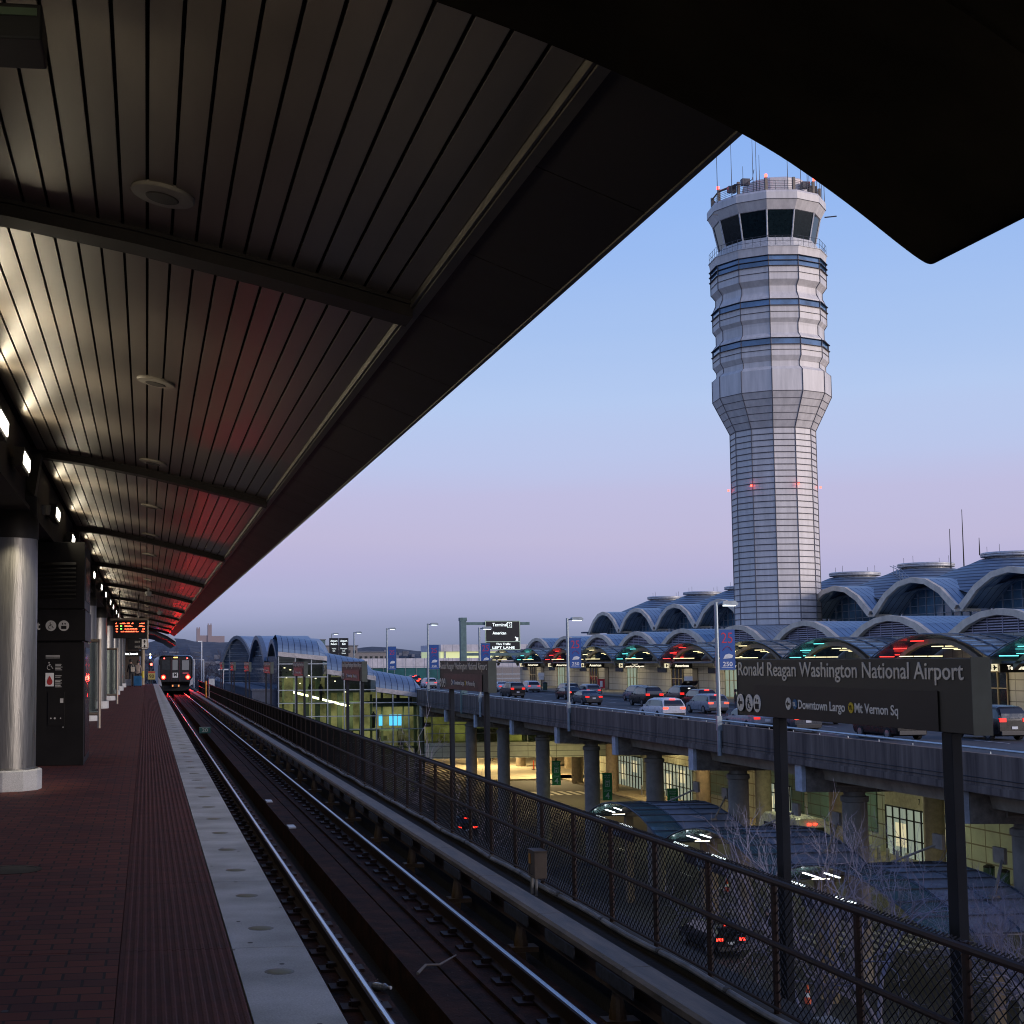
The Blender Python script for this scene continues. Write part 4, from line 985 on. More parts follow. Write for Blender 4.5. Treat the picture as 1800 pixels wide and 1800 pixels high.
# lights below the deck
dlm = emi('underdeck_light', (1,.75,.4), 10)
for (x, y, p) in ((44,152,1500),(46,168,2600),(44,186,2800),(45,205,1000),(49,140,320),(46,120,280),(47,104,260),(46,90,260),(46,76,180),(38,82,170),(38,106,240),(38,130,420),(41,143,700),(38,160,450),(37,182,600),(24,176,300),(20,190,500)):
    s_ = thing('underdeck_lamp', 'small warm lamp under the elevated road', 'lamp', (x,y,-5.2), 0, 'small warm lamps under the elevated road')
    m = MB(); m.box(-.25,.25,-.12,.12,0,.12); m.tube([(0,0,.12),(0,0,1.2)], .03, 4); m.build('housing', STEEL, s_)
    MB().box(-.22,.22,-.1,.1,-.02,-.002).build('lens', dlm, s_)
    lamp('glow', 'AREA', (0,0,-.06), (0,0,-1), p*1.0, (1,.74,.36) if y > 110 else (.95,1,.62), .8, .5, s_)
# lower facade
lf = thing('arrivals_facade', 'lit lower terminal facade with glazed entrance numbered 7 under the road', 'terminal facade')
lfm = seam('lower_panel', (.33,.35,.27), (.12,.10,.06), 1, 1.6, rough=.5, metal=.1, width=.09, axis2=2, pitch2=1.0)
m = MB(); m.box(51.2,52,60,171,-12,-4.1); m.build('panel_wall', lfm, lf)
gr = seam('green_panel', (.12,.20,.17), (.07,.08,.06), 1, 1.6, rough=.3, metal=.1, width=.08, axis2=2, pitch2=.8)
for a, b_ in ((66,80),(100,111),(111.8,120),(124,134)):
    m = MB(); m.box(51.12,51.19,a,b_,-10.6,-5.2); m.build('green_glazing', gr, lf)
lit = emi('lit_glazing', (.75,.9,.72), .25, (.2,.22,.2)); lit2 = emi('lit_glazing_bright', (1,.9,.55), .6, (.2,.2,.15))
for n_, (a, b_) in enumerate(((89,98.5),(136,144),(150,158),(114,120))):
    m = MB(); m.box(51.1,51.19,a,b_,-11.9,-8.6); m.build('entrance_glazing', lit, lf)
    m = MB(); m.box(51.08,51.099,a+1.5,a+3.2,-10.2,-9.0); m.box(51.08,51.099,b_-2.6,b_-1.2,-11.2,-9.6); m.build('lit_interior', lit2, lf)
    m = MB(); y = a
    while y <= b_+.01: m.box(51.0,51.08,y-.05,y+.05,-12,-8.5); y += .95
    for z in (-8.55,-9.3,-10.6): m.box(51.0,51.07,a,b_,z-.04,z+.04)
    m.build('door_frame', BLACK, lf)
m = MB(); m.box(51.1,51.19,88.8,98.7,-8.5,-7.4); m.build('header_panel', mat('header_cream', (.42,.37,.25), .6), lf)
txt(lf, 'door_number', '7', (51.08,94,-8.15), (0,-1,0), (0,0,1), .6, BLACK, 'CENTER')
MB().box(47.2,51.2,55,171,-11.99,-11.83).build('lower_pavement', mat('lower_pavement', (.26,.22,.15), .85, var=.15, scale=.7), kind='structure')
MB().box(33,62,166,330,-11.99,-11.83).build('far_pavement', mat('far_pavement', (.3,.26,.18), .85, var=.15, scale=.7), kind='structure')
# lower road markings
m = MB()
for i in range(7): m.box(39.6+i*.95,40.1+i*.95,147.5,151.5,-11.996,-11.99)
for i in range(9): m.prism([(31.0+i*.8,66.5),(31.4+i*.8,66.5),(31.4+i*.8,71.5),(31.0+i*.8,71.5)], 2, -11.996, -11.99)
for i in range(14): m.box(34,34.12,78+i*6.4,80+i*6.4,-11.996,-11.99); m.box(38.6,38.72,78+i*6.4,80+i*6.4,-11.996,-11.99)
m.box(20.5,20.6,55,330,-11.996,-11.99); 
m.box(21.9,22.0,62,75,-11.996,-11.99); m.box(22,25,74.9,75,-11.996,-11.99); m.box(22,25.5,61.9,62,-11.996,-11.99)
m.build('road_markings', mat('pale_paint', (.5,.48,.4), .7), kind='structure')
m = MB(); a = [(23.2+.7*math.cos(t_),68+1.9*math.sin(t_),-11.99) for t_ in [2*PI*i/24 for i in range(25)]]; m.tube(a, .06, 4); m.build('parking_symbol', MATS['pale_paint'], kind='structure')
MB().quad((22.3,65.8,-11.992),(24.2,65.8,-11.992),(24.2,70.2,-11.992),(22.3,70.2,-11.992)).build('blue_patch', mat('blue_paint', (.02,.08,.22), .7), kind='structure')
# lower glass canopies
lm = mat('lower_canopy_glass', (.14,.24,.23), .15, .0, spec=1, var=.25, scale=.7); lm.node_tree.nodes['Principled BSDF'].inputs['Alpha'].default_value = .7; lsteel = mat('lower_canopy_panel', (.36,.34,.34), .55, .1)
sw = emi('strip_white', (.85,.95,1), 5); sy = emi('strip_warm', (1,.9,.7), 5)
QP = arch(6.15, -7.2, -5.95, 8)
first = None
for i, (y, w) in enumerate(((76.2,'farthest'),(63.7,'middle'),(51.3,'nearest'))):
    g_ = thing('bus_canopy', '%s glass vaulted bus canopy beside the viaduct columns' % w, 'canopy', (24.7,y,0), 0, 'glass vaulted canopies at the lower road')
    if first is None:
        first = g_
        m = MB()
        for (a, za), (b_, zb) in zip(QP, QP[1:]): m.prism([(a,za-.02),(b_,zb-.02),(b_,zb),(a,za)], 0, .02, 1.6)
        m.build('glazing', lm, g_)
        m = MB()
        for (a, za), (b_, zb) in zip(QP, QP[1:]): m.prism([(a,za-.04),(b_,zb-.04),(b_,zb),(a,za)], 0, 1.62, 4.7)
        m.build('roof_panel', lsteel, g_)
        m = MB()
        for q in range(13): yy = -6.15+q*1.025; z = arch_z(yy/6.15,-7.2,-5.95); m.box(0,4.75,yy-.025,yy+.025,z+.005,z+.05)
        for x in (0,1.6,3.2,4.72): m.tube([(x,a,z+.02) for a, z in QP], .045, 4)
        m.build('rafter', mat('rafter_dark', (.05,.055,.065), .6), g_)
        m = MB(); m.box(.3,.38,3.6,5.3,-7.10,-7.05); m.box(.5,.56,2.5,4.1,-6.66,-6.62); m.box(.3,.38,-.9,1.1,-7.10,-7.05); m.box(.2,.26,.4,1.6,-6.32,-6.28); build_each(m, 'light_strip', sw, g_)
        m = MB()
        m.box(1.0,1.7,4.3,4.35,-6.95,-6.92)
        build_each(m, 'warm_strip', sy, g_)
        m = MB(); m.box(.12,.2,-1.7,3.4,-7.75,-7.3); m.build('sign_board', sb, g_)
        txt(g_, 'lettering', 'American', (.11,1.9,-7.65), (0,-1,0), (0,0,1), .42, mat('sign_text_grey', (.4,.42,.42), .5), sx=.9)
        m = MB(); m.box(2.2,2.6,-6.0,-5.6,-12,-7.0); m.box(2.2,2.6,5.6,6.0,-12,-7.0); m.prism([(-6,-7.0),(-3,-6.7),(0,-6.55),(3,-6.7),(6,-7.0),(6,-7.25),(3,-6.95),(0,-6.8),(-3,-6.95),(-6,-7.25)], 0, 2.2, 2.5); m.build('post', mat('post_tan', (.2,.15,.09), .7), g_)
        m = MB()
        for s in (-3.9,3.9): m.tube([(3.6,s,-6.45),(5.1,s*.93+(1.6 if s < 0 else -1.6),-5.35)], .05, 6); m.cb((5.0,s*.93+(1.6 if s<0 else -1.6),-5.3), (.12,.7,.55)); m.cb((3.6,s,-6.42), (.3,.25,.15))
        build_each(m, 'tie_rod', gird, g_)
        lamp('canopy_glow', 'AREA', (1.5,1,-7.3), (0,0,-1), 60, (.9,1,.9), 2, 5, g_)
    else:
        for ch in first.children:
            c_ = ch.copy(); COL.objects.link(c_); c_.parent = g_

# ================================================================== PEDESTRIAN BRIDGE AND GLASS HALL
pb = thing('pedestrian_bridge', 'pale green enclosed pedestrian bridge crossing under the elevated road', 'bridge')
pbm = seam('bridge_fascia', (.48,.55,.46), (.10,.12,.10), 0, 3.0, rough=.5, metal=.1, width=.05, axis2=2, pitch2=.55)
m = MB(); m.box(28.2,51.1,150,156,-8.35,-6.75); m.build('fascia', pbm, pb)
inter_ = mat('bridge_interior_glow', (.24,.23,.09), .6, var=.5, scale=.4)
_t = inter_.node_tree; _b = _t.nodes['Principled BSDF']; _t.links.new(_b.inputs['Base Color'].links[0].from_socket, _b.inputs['Emission Color']); _b.inputs['Emission Strength'].default_value = .6  # back wall itself glows in patches, standing in for the lit bridge interior
m = MB(); m.box(28.3,51,153.5,153.7,-6.74,-4.1); m.build('back_wall', inter_, pb)
m = MB(); m.box(28.3,51,150.05,150.09,-6.7,-4.1); m.build('glazing', glass('bridge_glass', (.75,.8,.6), .05), pb)
m = MB()
for x in range(29, 51, 2): m.box(x-.05,x+.05,149.95,150.04,-6.74,-4.1)
for z in (-4.9,-5.8): m.box(28.3,51,149.96,150.03,z-.03,z+.03)
m.build('mullion', mull, pb)
m = MB(); m.box(33,36,151,152.5,-6.7,-5.4); m.box(39,44,151,152.4,-6.7,-5.9); m.build('furniture', BLACK, pb)
gh = thing('glass_concourse', 'stepped glass hall with blue curved roofs and bright interior left of the road', 'glass hall')
roofb = seam('concourse_roof', (.17,.24,.34), (.05,.07,.11), 0, .62, rough=.42, metal=.4, width=.08)
inter = mat('concourse_interior_glow', (.16,.15,.07), .6, var=.5, scale=.35)
_t = inter.node_tree; _b = _t.nodes['Principled BSDF']; _c = _b.inputs['Base Color'].links[0].from_socket
_t.links.new(_c, _b.inputs['Emission Color']); _b.inputs['Emission Strength'].default_value = .75; ggl = glass('concourse_glass', (.72,.78,.62), .04)  # noise-driven glow on the back wall imitates uneven interior lighting
STEP = [(13.2,18.2,2.55,2.05),(18.2,23.2,.72,.02),(23.2,28.2,-1.12,-1.82)]
for (xa, xb, za, zb) in STEP:
    # roof: quarter-round rolls back and up from the eave
    m = MB(); rowsv = []
    for q in range(9):
        a = q/8*PI/2; dy = 3.6*(1-math.cos(a)); dz = 1.75*math.sin(a); rowsv.append((dy, dz))
    A = [[(xa,149.9+dy,za+.12+dz) for dy, dz in rowsv],[(xb-.8,149.9+dy,zb+.18+dz*.92) for dy, dz in rowsv],[(xb-.25,149.9+dy,zb+.1+dz*.55) for dy, dz in rowsv],[(xb,149.9+dy,zb+.08) for dy, dz in rowsv]]
    for P_, Q_ in zip(A, A[1:]): m.strip(P_, Q_)
    m.strip([(xa,153.5,za+1.87),(xa,160,za+1.0)], [(xb-.8,153.5,zb+1.79),(xb-.8,160,zb+1.0)])
    m.build('curved_roof', roofb, gh, smooth=False)
    m = MB(); m.add([(xa,149.8,za-.35),(xb,149.8,zb-.35),(xb,149.8,zb+.1),(xa,149.8,za+.1),(xa,150.3,za-.35),(xb,150.3,zb-.35),(xb,150.3,zb+.1),(xa,150.3,za+.1)],
        [(0,1,2,3),(4,7,6,5),(0,4,5,1),(3,2,6,7),(1,5,6,2),(0,3,7,4)]); m.build('eave_trim', mat('eave_pale', (.5,.46,.44), .5), gh)
    m = MB(); m.add([(xa,150,-12),(xb,150,-12),(xb,150,zb-.35),(xa,150,za-.35)], [(0,1,2,3)]); m.build('glazing', ggl, gh)
    m = MB(); m.add([(xa,155,-12),(xb,155,-12),(xb,155,zb-.4),(xa,155,za-.4)], [(0,1,2,3)]); m.build('back_wall', inter, gh)
    m = MB()
    for x in (xa+.05, xa+1.75, xa+3.4): m.box(x-.05,x+.05,149.88,149.99,-12,za-.38-(za-zb)*(x-xa)/(xb-xa))
    z = 1.4
    while z > -11:
        if z < zb-.3: m.box(xa,xb,149.9,149.98,z-.045,z+.045)
        z -= 1.33
    m.build('mullion', mat('mullion_pale', (.45,.48,.48), .4, .4), gh)
m = MB(); m.box(13.1,13.2,150,196,-12,2.2); m.build('side_wall', seam('side_glass', (.03,.05,.08), (.15,.17,.2), 1, 2.4, rough=.08, metal=.1, width=.1, axis2=2, pitch2=1.33), gh)
m = MB(); m.box(28.0,28.2,150,156,-12,-1.9); m.build('end_wall', CONC, gh)
m = MB()
for x, y, z in ((17.6,154,-.2),(19.5,154.5,-6.0),(24.6,154.5,-6.4),(26,154.5,-9),(29,153,-5)): m.cb((x,y,z), (.9,.05,.45))
m.build('interior_pier', mat('interior_dark', (.05,.06,.04), .6), gh)
idk = mat('interior_green', (.03,.05,.03), .5); rn_ = random.Random(9)
for i in range(13):
    x = 13.9+i*1.15; zt = 2.0-(x-13.2)*.27; m = MB(); m.box(x,x+rn_.choice((.12,.22,.5)),153.2,153.5,-12,zt-rn_.uniform(.2,1.2)); m.build('interior_column', idk, gh)
for (xa_, xb_, z_) in ((13.3,28,-2.55),(13.3,28,-7.2),(18.2,28,-5.4)):
    MB().box(xa_,xb_,152.6,153.1,z_-.16,z_+.05).build('floor_edge', idk, gh)
MB().box(13.3,18.1,152.8,152.9,.1,2.0).build('upper_dark_sheet', mat('upper_dark', (.02,.03,.022), .3), gh)  # dark sheets put in for the dim upper part of the hall
MB().box(18.3,23.1,152.8,152.9,-1.6,.0).build('upper_dark_sheet', MATS['upper_dark'], gh)
MB().box(23.3,28.0,152.8,152.9,-3.1,-2.2).build('upper_dark_sheet', MATS['upper_dark'], gh)
for i in range(9):
    x = 14+rn_.uniform(0,13.5); z_ = rn_.choice((-2.4,-7.05,-5.25)); MB().lathe([(.16,z_),(.2,z_+.9),(.24,z_+1.4),(.1,z_+1.55),(.11,z_+1.7)], 8, (x,152.2)).build('interior_figure', BLACK, gh)  # plain dark people standing on the hall floors
m = MB(); m.tube([(15.0,152.5,-1.5),(20.8,152.5,-3.0)], .13, 6); m.build('escalator_light', emi('escalator_white', (1,.95,.7), 4), gh)
m = MB()
for x in (23.8,24.9,25.35,25.8): m.box(x,x+.36,151.9,152,-5.0,-3.9)
m.build('blue_screen', emi('screen_blue', (.08,.45,1), 2.2), gh)
m = MB()
for (x, z) in ((14,1.0),(14.6,.8),(15.3,1.2),(14.2,0),(16.5,.2),(17.2,-.1),(19.2,-.4),(20.3,-1.5),(15.6,-.6)): m.cb((x,151.5,z), (.16,.1,.1))
m.build('reflected_light', emi('spark', (1,.85,.6), 2.5), gh)
for x, z in ((15.5,-1.5),(20.7,-3.5),(25.5,-5)): lamp('interior_light', 'AREA', (x,152,z), (0,1,-.3), 90, (1,.95,.55), 3, 3, gh)
# vaulted roofs seen end on
def vault3(par, x0, y0, ang, w, L_, z0, z1, over=.5):
    d = Vector((math.cos(ang), math.sin(ang), 0)); s = Vector((-d.y, d.x, 0)); P = Vector((x0,y0,0)); m = MB(); n = 12
    A = []; 
    for q in range(n+1):
        u = -1+2*q/n; A.append((u*w/2, z0+(z1-z0)*(math.cos(u*PI/2))**.9))
    f_ = [P+s*a+Vector((0,0,z)) for a, z in A]; b_ = [p+d*L_ for p in f_]
    fi = [P+s*a*.93+Vector((0,0,z-.32)) for a, z in A]; bi = [p+d*L_ for p in fi]
    m.strip(f_, b_); m.strip(fi, bi); m.strip(f_, fi); m.build('vault_roof', mat('vault_metal', (.22,.27,.36), .4, .4, var=.15, scale=.8), par)
    m = MB(); fo = [p-d*.08+Vector((0,0,.05)) for p in f_]; fo2 = [p-d*.08-Vector((0,0,.1)) for p in fi]; m.strip(fo, fo2); fo3 = [p+d*.5 for p in fo]; m.strip(fo, fo3); m.build('arch_rim', mat('rim_dark', (.12,.14,.18), .5, .3), par)
    m = MB(); base = [p+d*over for p in fi]; pts = [base[0]*1]+base+[base[-1]*1]; pts[0] = Vector((base[0].x,base[0].y,-2)); pts[-1] = Vector((base[-1].x,base[-1].y,-2)); m.add(pts, [tuple(range(len(pts)))]); m.build('end_glazing', MATS['side_glass'], par)
    m = MB()
    z = -1.5
    while z < z1-.4:
        a = [b for b in base if b.z >= z]
        if a or z < z0-.3:
            l_ = a[0] if a else base[0]; r_ = a[-1] if a else base[-1]
            m.tube([Vector((l_.x,l_.y,z))-d*.04, Vector((r_.x,r_.y,z))-d*.04], .035, 4)
        z += .55
    m.build('end_mullion', mat('mullion_thin', (.22,.25,.28), .4, .4), par)
vault3(gh, 13.15, 156.5, 0, 13, 4.0, 1.9, 4.0); vault3(gh, 12.9, 176, 0, 26, 6, 1.7, 4.7)
vault3(gh, 12.2, 203, R(62), 5.2, 30, 1.4, 5.2)
m = MB(); m.box(10.6,13.1,150.5,330,-12,-1.3); m.box(10.5,13.1,150.4,330,-1.3,-1.15); m.build('podium', mat('podium_wall', (.07,.08,.11), .7), gh)
MB().box(10.7,13.0,150.6,330,-1.149,-1.12).build('gravel_roof', mat('gravel', (.2,.21,.24), .9, var=.5, scale=9, bump=.6), gh)

# ================================================================== FAR BUILDINGS
fw = seam('garage_panel', (.52,.50,.53), (.25,.25,.28), 0, 2.6, rough=.6, metal=0, width=.14, axis2=2, pitch2=40)
fb = thing('far_white_building', 'long low white panelled building beyond the glass hall', 'building', (0,400,0))
m = MB(); m.box(58,150,0,30,-.2,2.4); m.box(80,112,0,30,4.2,6.1); m.build('wall', fw, fb)
MB().box(58,95,-.4,29,-5.2,-.3).build('teal_band', mat('teal_glass', (.02,.11,.11), .2, .2, var=.3, scale=.1), fb)
m = MB(); m.box(80,112,.5,29,2.4,4.2); m.build('lit_floor', emi('lit_floor', (.7,.75,.35), .38), fb)
m = MB(); 
for x in range(58, 150, 3): m.tube([(x,-.5,-6),(x,-.5,2.6)], .05, 4)
for x in range(81, 112, 5): m.box(x,x+.5,.3,.49,2.4,4.2)
m.box(95,150,-.6,-.5,-2.2,-1.9); m.box(95,150,-.6,-.5,-3.4,-3.1); m.build('mullion', mull, fb)
for (x, y, w, h, lab) in ((62,520,12,9,'tan block building behind the white panelled building, left'),(78,560,16,7,'pale block building on the far skyline'),(72,640,5,13,'slim greenish tower on the far skyline left of the road signs'),(130,600,40,6,'low grey building far behind the hanging road sign')):
    o = thing('far_building', lab, 'building', (x,y,-2)); 
    MB().box(0,w,0,12,-10,h).build('wall', mat('far_wall_%d' % x, (.22,.2,.19) if x != 72 else (.10,.16,.17), .7), o)
    m = MB()
    for i in range(int(w//2)): m.box(.5+i*2,1.5+i*2,-.1,-.01,h-2.4,h-1.4)
    m.build('window', DGLASS, o); MB().box(-.3,w+.3,-.3,12,h,h+.4).build('roof', mat('far_roof_grey', (.15,.16,.18), .7), o)
# ================================================================== LAMP POSTS, BANNERS, ROAD SIGNS
grey = mat('pole_grey', (.30,.35,.38), .4, .5, var=.1); lit_c = emi('lamp_cool', (.85,.95,1), 2.2)
def lamppost(y, x, lab, top=4.35, arm=1.0, bot=-3.0):
    s = thing('street_lamp', lab, 'street lamp', (x,y,bot), 0, 'street lamps on the roadway edge')
    h = top-bot
    m = MB(); m.tube([(0,0,0),(0,0,h)], [.11,.085], 10); m.box(-.12,.12,-.1,.1,1.2,1.9); m.build('pole', grey, s)
    m = MB(); m.tube([(0,0,h-.12),(.35,-.1,h-.03)], .05, 6); m.prism([(.25,h-.10),(arm,h-.16),(arm+.05,h-.05),(arm-.1,h+.08),(.3,h+.06)], 1, -.22, .22); m.build('lamp_head', grey, s)
    m = MB(); m.box(.4,arm-.05,-.15,.15,h-.18,h-.135); m.build('lens', lit_c, s)
    return s, h
bblue = mat('banner_blue', (.01,.07,.28), .6, var=.12); bred = mat('banner_red', (.5,.02,.06), .6); bwh = mat('banner_white', (.6,.62,.65), .6)
def banner(x, y, z1, lab, w=.78, h=1.95):
    s = thing('banner', lab, 'banner', (x,y,z1-h), 0, 'blue banners on the lamp posts')
    m = MB(); m.box(.12,.12+w,-.012,.012,0,h); m.build('cloth', bblue, s)
    m = MB(); m.tube([(0,0,h),(w+.12,0,h)], .02, 5); m.tube([(0,0,0),(w+.12,0,0)], .02, 5); m.build('bracket', grey, s)
    o = txt(s, 'numeral', '25', (.12+w*.5,-.017,h*.66), (1,0,0), (0,0,1), .74, bred, 'CENTER', sx=.85, bold=-.004)
    o = txt(s, 'lettering', '250', (.12+w*.5,-.017,h*.09), (1,0,0), (0,0,1), .30, bwh, 'CENTER', sx=1.1, bold=.006)
    m = MB(); m.tube([(.12+w*(.5+.3*math.sin(t_)),-.02,h*.52+.10*math.cos(t_*2)) for t_ in [i*2*PI/24 for i in range(25)]], .012, 4); m.build('swirl', bred, s)
    m = MB(); m.add([(.12+w*.22,-.016,h*.27),(.12+w*.8,-.016,h*.29),(.12+w*.86,-.016,h*.36),(.12+w*.6,-.016,h*.40),(.12+w*.35,-.016,h*.37)], [(0,1,2,3,4)]); m.build('emblem', bwh, s)
    m = MB(); m.box(.2,.0+w,-.018,-.014,h*.055,h*.063); m.build('rule', bwh, s)
    return s
for y, x, lab, bl in ((68.7,27.3,'nearest street lamp, just left of the big name sign','blue banner nearest the big name sign, on the nearest lamp'),
                   (94.3,27.3,'second street lamp from the right along the barrier','blue banner on the second lamp from the right'),
                   (120.2,27.3,'street lamp beside the hanging Terminal sign','blue banner half hidden left of the Terminal road sign'),):
    lamppost(y, x, lab); banner(x, y, 3.05, bl)
lamppost(143.9, 27.5, 'street lamp standing over the end of the glass hall roof', 5.3, bot=-2.5); banner(27.5, 143.9, 3.2, 'blue banner on the lamp over the glass hall', .95, 2.4)
lamppost(168.5, 27.4, 'street lamp over the middle of the glass hall roofs', 5.4, bot=-4); banner(27.4, 168.5, 3.3, 'blue banner on the lamp behind the stepped blue roof', .95, 2.7)
lamppost(195, 27.3, 'thin street lamp right of the Airport Exit signs', 5.5, bot=-4); lamppost(219, 27.3, 'thin street lamp left of the Airport Return sign', 5.8, bot=-4); banner(27.3, 219, 2.6, 'small blue banner below the Airport Return sign', .95, 2.0)
# cantilever road sign
rs = thing('overhead_road_sign', 'black overhead road sign reading Terminal 2 American on a green gantry', 'road sign', (27.6,128,-3))
grn = mat('gantry_green', (.12,.19,.19), .5, .4)
m = MB(); m.box(-.27,.27,-.27,.27,0,8.35); m.box(-.32,.32,-.32,.32,8.1,8.4); m.build('post', grn, rs, bevel=.02)
m = MB(); m.box(.27,6.0,-.12,.12,7.75,8.0); m.box(.27,6.0,-.12,.12,5.05,5.3); m.build('arm', grn, rs)
bx0 = 1.95
m = MB(); m.box(bx0,bx0+3.15,-.28,-.14,5.55,8.12); m.build('panel', sb, rs, bevel=.01)
m = MB()
for a in ((bx0+.02,bx0+3.13,6.25,6.28),(bx0+.02,bx0+3.13,8.07,8.10),(bx0+.02,bx0+.05,5.58,8.1),(bx0+3.10,bx0+3.13,5.58,8.1),(bx0+.02,bx0+3.13,5.57,5.6)): m.box(a[0],a[1],-.292,-.281,a[2],a[3])
m.build('border', emi('border_lit', (.6,.75,.6), .5), rs)
SW = emi('road_sign_letter', (.9,1,.95), .95)
o = txt(rs, 'lettering', 'Terminal', (bx0+.6,-.285,7.63), (1,0,0), (0,0,1), .42, SW, bold=.004); fit(o, bx0+.65, 1.3)
o = txt(rs, 'lettering', '2', (bx0+2.2,-.285,7.63), (1,0,0), (0,0,1), .36, SW, 'CENTER')
m = MB()
for a in ((2.0,2.4,7.53,7.56),(2.0,2.4,7.95,7.98),(2.0,2.03,7.53,7.98),(2.37,2.4,7.53,7.98)): m.box(bx0+a[0],bx0+a[1],-.29,-.281,a[2],a[3])
m.build('number_box', SW, rs)
o = txt(rs, 'lettering', 'American', (bx0+.6,-.285,6.92), (1,0,0), (0,0,1), .34, SW, bold=.008); fit(o, bx0+.65, 1.22)
m = MB(); m.prism([(bx0+2.95,6.35),(bx0+2.95,6.68),(bx0+2.86,6.59),(bx0+2.70,6.72),(bx0+2.65,6.66),(bx0+2.80,6.5),(bx0+2.70,6.38)], 1, -.29, -.281); m.build('arrow', SW, rs)
o = txt(rs, 'lettering', 'Thru Traffic', (bx0+.9,-.285,5.98), (1,0,0), (0,0,1), .26, SW, bold=.006); fit(o, bx0+.95, 1.3)
o = txt(rs, 'lettering', 'LEFT LANE', (bx0+.5,-.285,5.66), (1,0,0), (0,0,1), .27, SW, bold=.008); fit(o, bx0+.62, 2.0)
# twin airport exit signs
x0_ = 24.6
for i, (l1, l2, l3, lab) in enumerate((('Airport','Return',('Virginia','Rails'),'black road sign reading Airport Return'),('Airport','Exit',('Washington','Rails','Rentals'),'black road sign reading Airport Exit'))):
    s = thing('road_sign', lab, 'road sign', (x0_+i*1.35,200,2.3), 0, 'twin black road signs')
    m = MB(); m.box(0,1.28,0,.1,0,2.5); m.build('panel', sb, s); m = MB(); m.tube([(.64,.15,-8),(.64,.15,2.4)], .08, 6); m.build('post', grey, s)
    for q, l_ in enumerate((l1, l2)): txt(s, 'lettering', l_, (.64,-.006,2.0-q*.42), (1,0,0), (0,0,1), .36, SW, 'CENTER', sx=.85, bold=.008)
    for q, l_ in enumerate(l3): txt(s, 'small_lettering', l_, (.64,-.006,1.0-q*.32), (1,0,0), (0,0,1), .24, SW, 'CENTER', sx=.8)
# zone banners
zg = mat('zone_green', (.015,.22,.05), .6, var=.15); zw = mat('zone_white', (.5,.6,.5), .6)
for y, lab in ((110.9,'green zone 4 banner on the farthest of three columns'),(98.3,'green zone 4 banner on the middle column'),(85.7,'green zone banner above the glass bus canopy')):
    s = thing('zone_banner', lab, 'banner', (30.62,y-.3,-7.85), 0, 'green zone banners on the viaduct columns')
    m = MB(); m.box(0,.66,-.01,.01,0,1.85); m.build('cloth', zg, s); m = MB(); m.tube([(-.15,.02,1.8),(.66,.02,1.8)], .02, 5); m.tube([(-.15,.02,.05),(.66,.02,.05)], .02, 5); m.build('bracket', grey, s)
    o = txt(s, 'lettering', 'RIDE APP', (.33,-.014,1.62), (1,0,0), (0,0,1), .14, zw, 'CENTER', sx=.8); o = txt(s, 'lettering', 'PICKUP', (.33,-.014,1.48), (1,0,0), (0,0,1), .14, zw, 'CENTER', sx=.8)
    txt(s, 'lettering', 'ZONE', (.33,-.014,.6), (1,0,0), (0,0,1), .17, zw, 'CENTER'); txt(s, 'zone_number', '4', (.33,-.014,.12), (1,0,0), (0,0,1), .6, zw, 'CENTER', bold=.008)
    m = MB()
    for a in ((.17,.49,.92,.95),(.17,.49,1.35,1.38),(.17,.2,.92,1.38),(.46,.49,.92,1.38),(.24,.42,1.2,1.3),(.27,.39,1.0,1.12)): m.box(a[0],a[1],-.018,-.011,a[2],a[3])
    m.build('car_icon', zw, s)
# pedestrian crossing sign
def diamond(loc, lab, r_=.52):
    s = thing('crossing_sign', lab, 'road sign', loc, 0, 'yellow crossing signs')
    m = MB(); m.prism([(0,-r_),(r_,0),(0,r_),(-r_,0)], 1, -.02, .01); m.build('panel', emi('sign_yellow', (.6,.42,.0), .12, (.65,.45,.01)), s)
    m = MB(); m.tube([(0,.05,-1.7),(0,.05,.4)], .04, 6); m.box(-.3,.3,.0,.03,-1.0,-.62); m.build('post', BLACK, s)
    m = MB(); disc(m, (.02,-.022,.3), (0,-1,0), .065, 10)
    def sg(p, w): m.tube([(a,-.03,b_) for a, b_ in p], w, 5)
    sg([(0,.2),(-.02,-.02)], .07); sg([(-.02,-.02),(.07,-.17),(.1,-.33)], .035); sg([(-.03,-.02),(-.08,-.18),(-.16,-.3)], .035); sg([(.03,.18),(.14,.04),(.2,.0)], .025); sg([(-.03,.18),(-.14,.08),(-.12,-.02)], .025)
    m.build('walker', BLACK, s)
diamond((50.3,90,-10.5), 'yellow walker crossing sign beside the big sign post'); diamond((33.8,71.5,-9.6), 'yellow crossing sign low behind the bus canopy, left', .45); diamond((37.6,65.4,-10.2), 'yellow crossing sign low behind the fence, right of the left post', .4)
